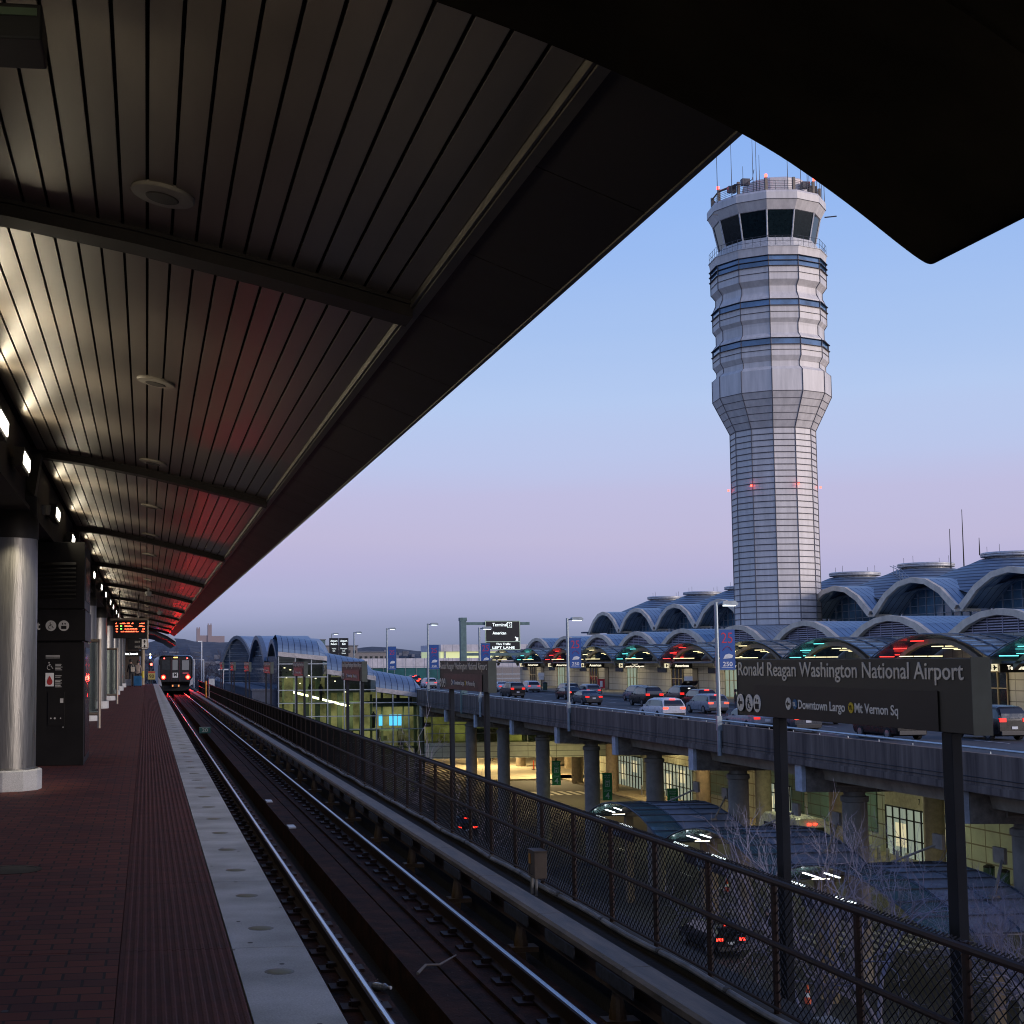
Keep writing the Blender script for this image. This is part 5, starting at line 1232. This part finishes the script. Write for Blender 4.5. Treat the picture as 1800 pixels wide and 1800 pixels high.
# bollards
bol = mat('bollard_steel', (.4,.38,.33), .3, .8)
def bollards(pts, lab, grp, h=.95):
    p0 = None
    for i, p in enumerate(pts):
        if p0 is None:
            p0 = thing('bollard', lab, 'bollard', p, 0, grp)
            MB().lathe([(.11,0),(.11,h-.12)], 12).build('tube', bol, p0, smooth=True); MB().lathe([(.115,h-.12),(.115,h-.02),(.08,h)], 12).build('cap', mat('bollard_cap', (.6,.6,.58), .3, .8), p0)
        else: dup(p0, p)
bollards([(52.6,y,-2.34) for y in [150.2+1.15*i for i in range(8)]], 'steel bollard in the row on the upper curb behind the cars', 'bollards on the upper curb')
bollards([(52.6,y,-2.34) for y in [206+1.5*i for i in range(12)]], 'steel bollard in the far row along the upper curb, left', 'far bollards on the upper curb')
bollards([(48.6,y,-11.83) for y in [91.2+1.25*i for i in range(5)]], 'steel bollard before the entrance numbered 7', 'bollards before the entrance')
bollards([(49.2,y,-11.83) for y in [136.5+1.6*i for i in range(6)]], 'steel bollard by the far lower entrance under the road', 'bollards by the far lower entrance')
# parking notices on upper curb, bins
for i, (x, y, lab) in enumerate(((53,141,'white notice board on a post behind the blue grey car'),(53,118.5,'white notice board on a post left of the big sign'),(53,196,'far white notice board on a post by the canopy'))):
    s = thing('notice_sign', lab, 'sign', (x,y,-2.34)); MB().box(-.42,.42,-.02,.02,1.75,2.3).build('upper_panel', kred, s); MB().box(-.35,.35,-.02,.02,1.35,1.7).build('lower_panel', kred, s); MB().tube([(0,.04,0),(0,.04,2.3)], .04, 6).build('post', BLACK, s)
s = thing('hydrant_sign', 'small red sign with white symbol on the curb', 'sign', (53.2,170,-2.34)); MB().box(-.45,.45,-.02,.02,.6,1.75).build('panel', mat('red_panel', (.4,.02,.03), .5), s); m = MB(); m.box(-.16,.16,-.03,-.021,.8,1.5); m.build('symbol', kred, s); MB().tube([(0,.04,0),(0,.04,.6)], .05, 6).build('post', BLACK, s)
def bin_(loc, lab):
    s = thing('litter_bin', lab, 'litter bin', loc); MB().lathe([(.3,0),(.32,.85),(.3,.9)], 16).build('drum', mat('bin_green', (.02,.06,.045), .5), s); MB().lathe([(.33,.9),(.33,.98),(.15,1.08)], 16).build('lid', BLACK, s)
bin_((52.4,192,-2.34), 'dark green litter bin on the curb near the far crossover'); bin_((50.2,84.5,-11.83), 'dark litter bin by the lower facade, left of the right column'); bin_((50.0,82.6,-11.83), 'dark litter bin nearest the right edge column')
def cone(loc, lab, h=.75):
    s = thing('traffic_cone', lab, 'traffic cone', loc); MB().lathe([(.16,.03),(.03,h)], 12).build('cone', mat('cone_orange', (.7,.09,.02), .5), s); MB().box(-.2,.2,-.2,.2,0,.03).build('base', RUBBER, s); MB().lathe([(.118,h*.38),(.085,h*.6)], 12).build('band', WHITE, s)
cone((33.9,84.8,-12), 'orange cone on the lower road behind the fence'); cone((44,104,-12), 'orange cone beside a viaduct column'); cone((26,57,-12), 'orange cone low right seen through the fence')
s = thing('delineator_post', 'thin orange post on the lit far pavement', 'delineator', (47.5,180,-11.83)); MB().lathe([(.08,.03),(.07,1.1),(.05,1.12)], 8).build('tube', MATS['cone_orange'], s); MB().lathe([(.25,0),(.2,.05)], 10).build('base', RUBBER, s)
# benches in the far lower area
s = thing('bench', 'dark bench by the pale pillars on the lit lower pavement', 'bench', (52.3,186,-11.83), R(70)); MB().box(-1.2,1.2,-.25,.25,.42,.48).build('seat', BLACK, s); MB().box(-1.2,1.2,.22,.28,.5,.95).build('backrest', BLACK, s)
for q in (-1.0, 1.0): MB().box(q-.05,q+.05,-.22,.22,0,.42).build('leg', BLACK, s)
pil = mat('pillar_pale', (.42,.34,.22), .7)
for x, y, lab in ((52.5,181,'pale round pillar on the lit far pavement'),(56.5,176,'thicker pale pillar right of the bench'),(42,190,'pale pillar left of the green banners'),(56,168,'pale pillar beside the far lower doors')):
    o = MB().lathe([(.75,-11.83),(.75,-4)], 18, (x,y)).build('pillar', pil, smooth=True); tag(o, lab, 'pillar')
# ================================================================== CARS
CARM = {}
def paint(n, c, met=.1): return mat('paint_'+n, c, .27, met, var=.05, spec=.5)
tyre = RUBBER; rim = mat('alloy', (.35,.35,.36), .3, .8); cglass = mat('car_glass', (.008,.01,.012), .05, spec=1); tlit = emi('brake_lit', (1,.03,.015), 7); tdim = emi('tail_lit', (1,.02,.012), 1.3); platem = mat('plate', (.6,.62,.65), .4)
def car(name, label, x, y, z, pm, kind='suv', lights='lit', rz=0, W=1.88, L_=4.7, grp='cars on the upper road', hatch=False):
    s = thing(name, label, 'car', (x,y,z), rz, grp)
    hw = W/2
    H = {'suv':1.70,'sedan':1.44,'cross':1.60,'big':1.86}[kind]; B = {'suv':1.0,'sedan':.92,'cross':.97,'big':1.1}[kind]
    if kind == 'sedan': st = [(0,.42,.86,.86,.90),(.12,.28,.95,.97,.97),(.75,.2,1.0,1.03,1),(1.45,.2,B,H-.05,1),(2.3,.2,B,H,1),(3.05,.2,B-.02,H-.1,1),(3.75,.2,B-.06,B-.02,1),(4.45,.25,.74,.78,.97),(L_,.4,.6,.62,.88)]
    else: st = [(0,.42,B-.04,B-.02,.93),(.10,.26,B,H-.42,.98),(.42,.22,B+.02,H-.06,1),(1.2,.2,B,H,1),(2.4,.2,B-.02,H-.01,1),(3.05,.2,B-.03,H-.12,1),(3.75,.2,B-.05,B-.01,1),(4.5,.25,B-.2,B-.16,.97),(L_,.42,.66,.68,.88)]
    def ring_(t_):
        y_, zb, zbelt, zr, wf = t_; w = hw*wf; rw = w*(1-.22*min(1, max(0,(zr-zbelt))/.6)); hz = (zb+zbelt)/2
        P_ = [(w*.86,zb),(w*.98,zb+.12),(w,hz),(w*.97,zbelt),(rw,max(zr-.07,zbelt)),(rw*.8,zr)]
        return [(-a,y_,b_) for a, b_ in P_]+[(a,y_,b_) for a, b_ in P_[::-1]]
    rr = [ring_(t_) for t_ in st]; n = 12; m = MB()
    for a, b_ in zip(rr, rr[1:]):
        o = len(m.v); m.v += a+b_; 
        for i in range(n): m.f.append((o+i,o+(i+1) % n,o+n+(i+1) % n,o+n+i)); m.mi.append(0)
    m.add(rr[0], [tuple(range(n))[::-1]]); m.add(rr[-1], [tuple(range(n))]); m.build('body', pm, s, smooth=True)
    # glass
    m = MB()
    i0, i1 = (2, 6) if kind == 'sedan' else (1, 6)
    cab = [ring_(t_) for t_ in st]
    for sd in (3, 8):
        o_ = 4 if sd == 3 else 7
        for a, b_ in zip(cab[i0+0:i1], cab[i0+1:i1+1]):
            def q(P_, u): p, r_ = Vector(P_[sd]), Vector(P_[o_]); v = p.lerp(r_, u); return v+Vector((-.012 if sd == 3 else .012,0,.0))
            m.add([q(a,.1),q(b_,.1),q(b_,.86),q(a,.86)], [(0,1,2,3)])
    m.build('side_window', cglass, s)
    m = MB()
    if kind == 'sedan': a, b_ = cab[2], cab[3]
    else: a, b_ = cab[1], cab[2]
    def rq(P_, Q_, i, u): v = Vector(P_[i]).lerp(Vector(Q_[i]), u); return v+Vector((0,-.02,.012))
    if kind == 'sedan': m.add([rq(a,b_,4,.12)*1,rq(a,b_,7,.12),rq(a,b_,6,.9),rq(a,b_,5,.9)], [(0,1,2,3)])
    else:
        w1, w2 = hw*.80, hw*.68; m.add([(-w1,.0,B+.08),(w1,.0,B+.08),(w1*.97,.075,H-.42),(-w1*.97,.075,H-.42),(w2,.31,H-.16),(-w2,.31,H-.16)], [(0,1,2,3),(3,2,4,5)]); 
    if not hatch: m.build('rear_window', cglass, s)
    m = MB(); a, b_ = cab[6], cab[5]
    m.add([Vector(a[4])+Vector((0,.02,.02)),Vector(a[7])+Vector((0,.02,.02)),Vector(b_[6])+Vector((0,.03,.01)),Vector(b_[5])+Vector((0,.03,.01))], [(0,1,2,3)]); m.build('windscreen', cglass, s)
    for sx_ in (-1, 1):
        for yy in (.95, 3.75):
            m = MB(); m.tube([(sx_*(hw-.2),yy,.34),(sx_*(hw+.012),yy,.34)], .34, 16); wq = m.build('wheel', tyre, s)
            m = MB(); m.tube([(sx_*(hw-.0),yy,.34),(sx_*(hw+.025),yy,.34)], .215, 10); m.build('rim', rim, wq)
        zt = B-.16 if kind != 'big' else B-.1
        m = MB(); m.box(sx_*(hw*.92)-.0 if sx_ < 0 else hw*.52, -hw*.52 if sx_ < 0 else hw*.92, -.02, .14, zt, zt+.13 if kind != 'big' else zt+.2); m.build('tail_light', tlit if lights == 'brake' else tdim, s)
        m = MB(); m.box(sx_*hw*.6-.18, sx_*hw*.6+.18, L_-.14, L_-.02, .62, .74); m.build('headlight', mat('headlight_clear', (.5,.5,.5), .1), s)
        m = MB(); m.cb((sx_*(hw+.09), 3.15, B+.06), (.16,.1,.13)); m.build('mirror', pm, s)
    m = MB(); m.box(-.17,.17,-.025,-.002,.62,.76); m.build('number_plate', platem, s)
    m = MB(); m.box(-hw*.84,hw*.84,-.045,.2,.30,.52); m.build('bumper', mat('bumper_dark', (.03,.03,.032), .5), s, bevel=.02)
    if lights == 'brake':
        m = MB(); m.box(-.2,.2,.30,.36,H-.1,H-.05) if kind != 'sedan' else m.box(-.2,.2,.8,.86,B+.06,B+.1); m.build('high_brake_light', tlit, s)
    if hatch:
        m = MB(); m.box(-hw*.8,hw*.8,-.012,-.001,.55,H-.16); m.build('open_boot', mat('boot_interior', (.006,.006,.006), .9), s)
        m = MB(); m.add([(-hw*.8,.25,H+.02),(hw*.8,.25,H+.02),(hw*.74,-.75,H+.42),(-hw*.74,-.75,H+.42),(-hw*.8,.25,H+.08),(hw*.8,.25,H+.08),(hw*.74,-.75,H+.5),(-hw*.74,-.75,H+.5)], [(0,3,2,1),(4,5,6,7),(0,1,5,4),(1,2,6,5),(2,3,7,6),(3,0,4,7)]); m.build('tailgate', pm, s)
        m = MB(); m.box(-.1,.1,-.02,-.013,H-.3,H-.22); m.build('boot_light', emi('boot_light', (1,1,1), 3), s)
    s.scale = (.93,.93,.93)
    return s
pw = paint('white', (.62,.63,.66)); pbk = paint('black', (.006,.006,.007)); pgr = paint('dark_grey', (.06,.065,.075)); pbl = paint('blue_grey', (.10,.13,.17)); psl = paint('silver', (.24,.26,.3)); prd = paint('dark_red', (.06,.012,.018))
RZ = -2.495
car('crossover', 'white crossover with lit brake lights, alone beside the near barrier', 35.64,97.6,RZ,pw,'cross','brake',R(3))
car('sedan', 'dark grey sedan left of the second lamp post from the right', 40.4,131.3,RZ,pgr,'sedan','lit',R(2))
car('suv', 'dark SUV driving between the small name sign and the white crossover', 40.56,159.8,RZ,pbk,'big','lit',R(3))
car('crossover', 'white crossover at the far curb near the green litter bin', 49.6,187,RZ,pw,'cross','lit')
car('crossover', 'white car half hidden behind the dark SUV at the far left of the curb', 46.5,190,RZ,pw,'sedan','lit')
car('sedan', 'black car with bright brake lights close behind the second lamp post', 44.4,150.8,RZ,pbk,'sedan','brake',R(2))
car('suv', 'dark SUV left of the second lamp post, mostly seen from its side', 46.8,160,RZ,pbk,'suv','lit')
car('crossover', 'silver hatchback behind the dark grey sedan', 48.6,158,RZ,psl,'cross','lit')
car('suv', 'blue grey SUV at the curb before the row of bollards', 48.9,142.3,RZ,pbl,'suv','lit')
car('suv', 'black SUV next to the vehicle with its tailgate open', 44.6,127,RZ,pbk,'big','lit',R(2))
car('suv', 'black SUV with its tailgate raised, at the curb', 48.9,130,RZ,pbk,'big','lit',0,1.95,4.9,'cars on the upper road',True)
car('suv', 'dark red SUV with bright brake lights right of the open tailgate', 47.2,121,RZ,prd,'suv','brake')
car('crossover', 'silver grey crossover by the nearest lamp post', 42.9,107.9,RZ,psl,'cross','brake',R(3))
car('suv', 'black SUV behind the silver grey crossover', 48.8,112,RZ,pbk,'suv','brake')
car('sedan', 'dark car under the left part of the big name sign, seen past its post', 34.9,80.6,RZ,psl,'sedan','lit',R(2))
car('sedan', 'dark car with white plate right of the left post of the big sign', 36.4,78.6,RZ,pgr,'cross','brake',R(2))
car('suv', 'black SUV under the middle of the big name sign', 38.0,70.3,RZ,pbk,'big','lit',R(3))
car('sedan', 'dark car far below the big name sign, only its wheel visible', 42.4,88.5,RZ,pbk,'suv','dim')
car('suv', 'black SUV at the right edge with lit tail lights', 42.6,68.9,RZ,pbk,'big','lit',R(3))
car('crossover', 'white SUV at the far left of the upper road', 42.7,221,RZ,pw,'suv','lit',0,2.0)
car('suv', 'black SUV left of the farthest white SUV', 42.0,232,RZ,pbk,'big','brake',0,2.0)
car('suv', 'dark car behind the two farthest SUVs', 46,252,RZ,pbk,'big','brake',0,2.0)
car('small_car', 'small dark car with red tail lights on the lower road behind the fence', 26.6,66.2,-11.99,pbk,'cross','brake',R(3),1.66,4.0,'cars on the lower road')
car('sedan', 'dark car with one red light low behind the fence, left of the columns', 24.5,113,-11.99,pbk,'suv','brake',0,1.9,4.6,'cars on the lower road')
# white minibus under the road
s = thing('minibus', 'white minibus with small red roof lights under the elevated road', 'minibus', (45.2,97.5,-11.99), R(2)); pmb = paint('cream', (.55,.53,.44))
m = MB(); m.prism([(0,.45),(.05,2.2),(.35,2.65),(5.2,2.7),(5.8,2.3),(6.3,1.5),(7.0,1.2),(7.05,.45)], 0, -1.05, 1.05); m.build('body', pmb, s, bevel=.12)
m = MB(); m.box(-1.07,-1.055,.5,5.2,1.35,2.05); m.box(-.85,.85,-.03,.0,1.4,2.1); m.build('window', cglass, s)
m = MB(); m.box(-.3,-.08,-.02,.1,2.3,2.38); m.box(.12,.34,-.02,.1,2.3,2.38); m.build('roof_light', tlit, s)
for sx_ in (-1,1):
    m = MB(); m.box(sx_*.85-.08,sx_*.85+.08,-.03,.02,.9,1.15); m.build('tail_light', mat('lens_red', (.4,.02,.02), .2), s)
    for yy in (1.3,5.5): m = MB(); m.tube([(sx_*.85,yy,.4),(sx_*1.07,yy,.4)], .4, 16); m.build('wheel', tyre, s)
# ================================================================== PEOPLE
skin = mat('skin', (.30,.18,.13), .6, var=.05)
def person(label, loc, rz, pose, top, legs, hairm, scale=1., grp=None):
    """one continuous skinned figure, joints as vertices"""
    s = thing('person', label, 'person', loc, rz, grp)
    J = {'pel':(0,0,.95,.15),'wst':(0,.0,1.1,.135),'chs':(0,0,1.33,.16),'nck':(0,.01,1.50,.06),'hd0':(0,.02,1.58,.075),'hd1':(0,.02,1.68,.095),'hd2':(0,.015,1.76,.07),
         'shl':(-.18,0,1.42,.07),'shr':(.18,0,1.42,.07),'ell':(-.24,.0,1.15,.045),'elr':(.24,.0,1.15,.045),'wrl':(-.25,.08,.92,.032),'wrr':(.25,.08,.92,.032),'hal':(-.25,.10,.84,.036),'har':(.25,.10,.84,.036),
         'hpl':(-.09,0,.90,.11),'hpr':(.09,0,.90,.11),'knl':(-.10,.02,.50,.07),'knr':(.10,.02,.50,.07),'anl':(-.10,0,.09,.045),'anr':(.10,0,.09,.045),'tol':(-.11,.15,.04,.04),'tor':(.11,.15,.04,.04)}
    for k_, d in pose.items(): a = J[k_]; J[k_] = (a[0]+d[0], a[1]+d[1], a[2]+d[2], a[3])
    E_ = [('pel','wst'),('wst','chs'),('chs','nck'),('nck','hd0'),('hd0','hd1'),('hd1','hd2'),('chs','shl'),('chs','shr'),('shl','ell'),('shr','elr'),('ell','wrl'),('elr','wrr'),('wrl','hal'),('wrr','har'),('pel','hpl'),('pel','hpr'),('hpl','knl'),('hpr','knr'),('knl','anl'),('knr','anr'),('anl','tol'),('anr','tor')]
    ks = list(J); me = bpy.data.meshes.new('body'); me.from_pydata([J[k_][:3] for k_ in ks], [(ks.index(a), ks.index(b_)) for a, b_ in E_], [])
    o = bpy.data.objects.new('body', me); COL.objects.link(o)
    sk = o.modifiers.new('skin', 'SKIN'); o.modifiers.new('sub', 'SUBSURF').levels = 1; sk.use_smooth_shade = True
    for i, k_ in enumerate(ks):
        v = me.skin_vertices[0].data[i]; r_ = J[k_][3]; v.radius = (r_*(1.25 if k_ in ('chs','wst','pel') else 1), r_*(.85 if k_ in ('chs','wst','pel') else 1)); v.use_root = k_ == 'pel'
    dg = bpy.context.evaluated_depsgraph_get(); me2 = bpy.data.meshes.new_from_object(o.evaluated_get(dg)); bpy.data.objects.remove(o)
    me2.materials.clear(); [me2.materials.append(q) for q in (top, legs, skin)]
    hz = J['nck'][2]+.03; hand = [Vector(J['hal'][:3]), Vector(J['har'][:3])]
    for p in me2.polygons:
        c = p.center; p.use_smooth = True
        p.material_index = 2 if c.z > hz or min((c-hh).length for hh in hand) < .09 else (1 if c.z < J['pel'][2]-.03 else 0)
    b_ = bpy.data.objects.new('body', me2); COL.objects.link(b_); b_.parent = s
    m = MB(); hc = Vector(J['hd2'][:3]); m.lathe([(.10,-.10),(.115,-.03),(.10,.05),(.05,.095)], 12); h = m.build('hair', hairm, s, smooth=True); h.location = hc+Vector((0,-.02,-.0))
    s.scale = (scale,)*3
    return s
coat = mat('black_coat', (.012,.012,.014), .8); grc = mat('grey_coat', (.25,.2,.17), .8); jean = mat('jeans', (.03,.045,.08), .8); dark = mat('dark_trousers', (.015,.015,.018), .8); hairb = mat('dark_hair', (.015,.011,.009), .7); strp = mat('striped_shirt', (.35,.37,.38), .8); hatb = mat('blue_hat', (.02,.08,.4), .7); teal = mat('teal_shirt', (.25,.4,.42), .8)
lean = {'chs':(0,.08,0),'nck':(0,.12,-.02),'hd0':(0,.16,-.03),'hd1':(0,.18,-.03),'hd2':(0,.17,-.03),'shl':(0,.08,0),'shr':(0,.08,0),'ell':(.02,.12,0),'elr':(-.02,.12,0),'wrl':(.04,.2,.05),'wrr':(-.04,.2,.05),'hal':(.05,.23,.05),'har':(-.05,.23,.05)}
walk = {'knl':(0,.12,.02),'anl':(0,.18,.0),'tol':(0,.16,0),'knr':(0,-.02,0),'anr':(0,-.2,.04),'tor':(0,-.18,.0),'wrr':(0,.14,.06),'har':(0,.17,.07),'wrl':(0,-.12,0),'hal':(0,-.12,0)}
GP = 'travellers at the platform end'
person('person in a black coat with a pale shoulder bag at the platform end', (-1.02,102,0), R(20), lean, coat, dark, hairb, 1.02, GP)
person('person in a grey coat leaning forward beside the blue suitcase', (-.62,103.5,0), R(-10), lean, grc, dark, hairb, .98, GP)
def suitcase(loc, m_, lab, w=.42, h=.62):
    s = thing('suitcase', lab, 'suitcase', loc); MB().box(-w/2,w/2,-.14,.14,.07,h+.07).build('shell', m_, s, bevel=.03)
    MB().tube([(-.1,.1,h),(-.1,.1,h+.35),(.1,.1,h+.35),(.1,.1,h)], .012, 5).build('handle', BLACK, s)
    for a in (-1,1): MB().tube([(a*w*.36,-.03,.035),(a*w*.36,.03,.035)], .035, 8).build('wheel', RUBBER, s)
suitcase((-.60,100.6,0), mat('suitcase_blue', (.01,.09,.22), .35), 'blue suitcase on the platform beside the travellers', .55, .66)
suitcase((-1.25,101.2,0), mat('suitcase_pale', (.45,.45,.45), .4), 'pale suitcase left of the blue one', .42, .42)
s = thing('shoulder_bag', 'pale shoulder bag hanging on the black coated person', 'bag', (-.95,101.75,1.0)); MB().box(-.13,.13,-.07,.07,0,.32).build('pouch', mat('bag_beige', (.4,.36,.3), .7), s, bevel=.03); MB().tube([(-.1,0,.3),(.0,.1,.58),(.1,0,.3)], .015, 5).build('strap', mat('bag_beige', (.4,.36,.3), .7), s)
person('person in dark clothes and blue jeans beside the silver grey crossover', (44.2,107.8,RZ), R(60), {}, coat, jean, hairb, 1.0, 'people by the cars')
person('person in dark clothes behind the nearest lamp post on the upper curb', (51.9,119,-2.34), R(160), {}, coat, dark, hairb, 1.0, 'people by the cars')
person('person in a striped shirt on the lower road beyond the fence', (34.0,84.0,-12), R(150), walk, strp, jean, hairb, 1.0, 'people on the lower road')
person('person with a blue hat on the lower road beyond the fence', (33.1,86.6,-12), R(180), walk, teal, dark, hatb, 1.0, 'people on the lower road')
person('person in dark clothes low behind the fence, left of the left sign post', (29.4,68.3,-12), R(120), lean, coat, dark, hairb, 1.0, 'people on the lower road')
person('distant dark figure on the lit pavement under the bridge', (46,196,-11.83), R(90), walk, coat, dark, hairb, 1.0, 'people on the lower road')
# ================================================================== BARE TREES
bark = mat('pale_bark', (.26,.24,.27), .85, var=.2, scale=5); twig = mat('twig_bark', (.27,.25,.30), .85)
def tree(name, label, loc, h, seed, spread=.55, depth=6, grp=None, tr=.15, mats=(bark, twig)):
    rn = random.Random(seed); s = thing(name, label, 'tree', loc, 0, grp); T, Cn = MB(), MB()
    def grow(p, d, l, r_, lev):
        q = p+d*l*.5+Vector((rn.uniform(-1,1),rn.uniform(-1,1),rn.uniform(-.3,.5)))*l*.07; e = q+(d+Vector((rn.uniform(-.2,.2),rn.uniform(-.2,.2),rn.uniform(0,.15)))).normalized()*l*.5
        (T if lev < 2 else Cn).tube([p,q,e], [r_,r_*.85,r_*.66], 6 if lev < 2 else 3, False)
        if lev >= depth: return
        n_ = 3 if lev < 3 else rn.choice((2,3,3))
        for i in range(n_):
            a = rn.uniform(0,2*PI); t_ = spread*rn.uniform(.6,1.3)
            perp = d.cross(Vector((math.cos(a),math.sin(a),.3))).normalized(); nd = (d*math.cos(t_)+perp*math.sin(t_)+Vector((0,0,.10))).normalized()
            st = p.lerp(e, rn.uniform(.55,1)) if i else e
            grow(st, nd, l*rn.uniform(.60,.84), r_*.58, lev+1)
    grow(Vector((0,0,0)), Vector((0,0,1)), h*.30, tr, 0)
    T.build('trunk', mats[0], s, smooth=True); Cn.build('crown', mats[1], s)
    return s
G_ = 'bare trees below the fence'
ta = tree('bare_tree', 'bare pale tree rising above the fence left of the right sign post', (20.9,41,-12), 9.8, 11, .66, 7, G_)
tb_ = tree('bare_tree', 'bare pale tree behind the left sign post', (18.3,40.5,-12), 10.0, 5, .64, 7, G_)
tree('bare_tree', 'bare tree in the lower right corner behind the fence', (22.6,37,-12), 8.6, 21, .7, 7, G_)
tree('bare_tree', 'bare tree at the right edge behind the fence', (25.4,39,-12), 9.4, 31, .68, 7, G_)
for i, (x, y, sc, lab) in enumerate(((7.6,47,1.22,'bare tree in front of the glass hall, tops above the fence'),(9.2,62,1.12,'bare twigs above the fence before the second name sign'),(10.0,70,1.0,'bare tree behind the fence left of the bridge'),(12.2,86,1.0,'low bare tree in front of the lit pavement'),(8.6,56,.95,'bare tree behind the fence below the glass hall'))):
    c_ = dup(ta if i % 2 else tb_, (x,y,-12), R(70*i+20), lab, 'bare trees before the glass hall'); c_.scale = (sc*.9,sc*.9,sc)
dk_ = (mat('dark_bark', (.06,.05,.06), .9), mat('dark_twig', (.07,.055,.065), .9))
td = tree('bare_woods_tree', 'dark bare tree of the wood behind the train', (4,215,-11), 15, 8, .55, 6, 'bare trees of the wood behind the train', .2, dk_)
rn = random.Random(4)
for i in range(26):
    c_ = dup(td, (-12+i*1.55+rn.uniform(-1,1), 215+rn.uniform(0,60), -11), rn.uniform(0,6)); k_ = rn.uniform(.95,1.3); c_.scale = (k_*1.1,k_*1.1,k_)
# slim white poles beside the train
for i, (x, y, h, lab) in enumerate(((5.85,160,3.9,'tall slim white pole right of the train'),(6.3,200,2.0,'short white double lamp left of the slim pole'),(7.6,200,2.0,'short white lamp right of the slim pole'))):
    s = thing('slim_pole', lab, 'pole', (x,y,-3)); MB().tube([(0,0,0),(0,0,h+3)], [.09,.06], 8).build('pole', WHITE, s); MB().box(-.4,.05,-.12,.12,h+2.9,h+3.02).build('lamp_head', WHITE, s)
s = thing('yard_lamp', 'white T shaped floodlight post beyond the parapet', 'lamp', (10.2,200,-2.4)); MB().tube([(0,0,0),(0,0,3.0)], .1, 8).build('post', WHITE, s); MB().box(-.7,.7,-.1,.1,2.95,3.12).build('lamp_head', WHITE, s)

# ================================================================== SMALL THINGS ON THE TRACK AND PLATFORM
rn = random.Random(12); m = MB()
for i in range(900):
    y = 5.5+38*rn.random()**1.5; x = rn.choice((rn.uniform(1.9,2.05),rn.uniform(2.33,2.6),rn.uniform(2.65,2.85),rn.uniform(1.0,1.5),rn.uniform(3.3,3.9),rn.uniform(2.3,2.9)))
    z = -1.139 if 2.32 < x < 2.6 else -1.169 if 2.64 < x < 2.86 else -1.189 if (1.52 < x < 2.02 or 2.9 < x < 3.52) else -1.449
    s_ = rn.uniform(.004,.016); m.add([(x,y,z),(x+s_,y+s_*.4,z),(x+s_*.3,y+s_*1.3,z),(x+s_*.4,y+s_*.5,z+s_*.7)], [(0,1,3),(1,2,3),(2,0,3),(0,2,1)])
o = m.build('track_debris', mat('grit', (.14,.11,.09), .9, var=.5, scale=30)); tag(o, 'grit and small debris scattered between the rails', 'debris'); o['kind'] = 'stuff'
o = MB().prism([(1.02,9.4),(1.09,9.38),(1.12,9.5),(1.04,9.55)], 2, -1.44, -1.40).build('red_wrapper', mat('wrapper_red', (.3,.03,.03), .5)); tag(o, 'small red and white wrapper below the platform edge', 'litter')
o = MB().prism([(1.08,9.1),(1.19,9.14),(1.18,9.19),(1.07,9.15)], 2, -1.44, -1.41).build('green_wrapper', mat('wrapper_green', (.08,.2,.12), .5)); tag(o, 'small green scrap below the platform edge', 'litter')
spot = mat('gum_black', (.07,.066,.066), .9); rn = random.Random(2); m = MB()
for i in range(140):
    x, y = rn.uniform(-1.6,.88), 6+26*rn.random()
    r_ = rn.uniform(.006,.02); z = .0012 if x > .48 else .0003
    if -.15 < x < .48: continue
    m.add([(x+r_*math.cos(t_*1.05),y+r_*1.2*math.sin(t_*1.05),z) for t_ in range(6)], [tuple(range(6))])
o = m.build('gum_spots', spot); tag(o, 'dark gum spots trodden into the platform paving', 'stains'); o['kind'] = 'stuff'
o = MB().prism([(4.44,9.2),(4.60,9.2),(4.60,9.75),(4.44,9.7)], 2, -.874, -.80).build('concrete_block', CONC, bevel=.01); tag(o, 'pale concrete block on the guideway edge, bottom right', 'concrete block')
s = thing('work_sign', 'small orange work sign beside a viaduct column', 'road sign', (35.2,86,-12)); MB().box(-.35,.35,-.02,.02,1.7,2.4).build('panel', MATS['cone_orange'], s); MB().tube([(0,.05,0),(0,.05,2.2)], .04, 6).build('post', BLACK, s)
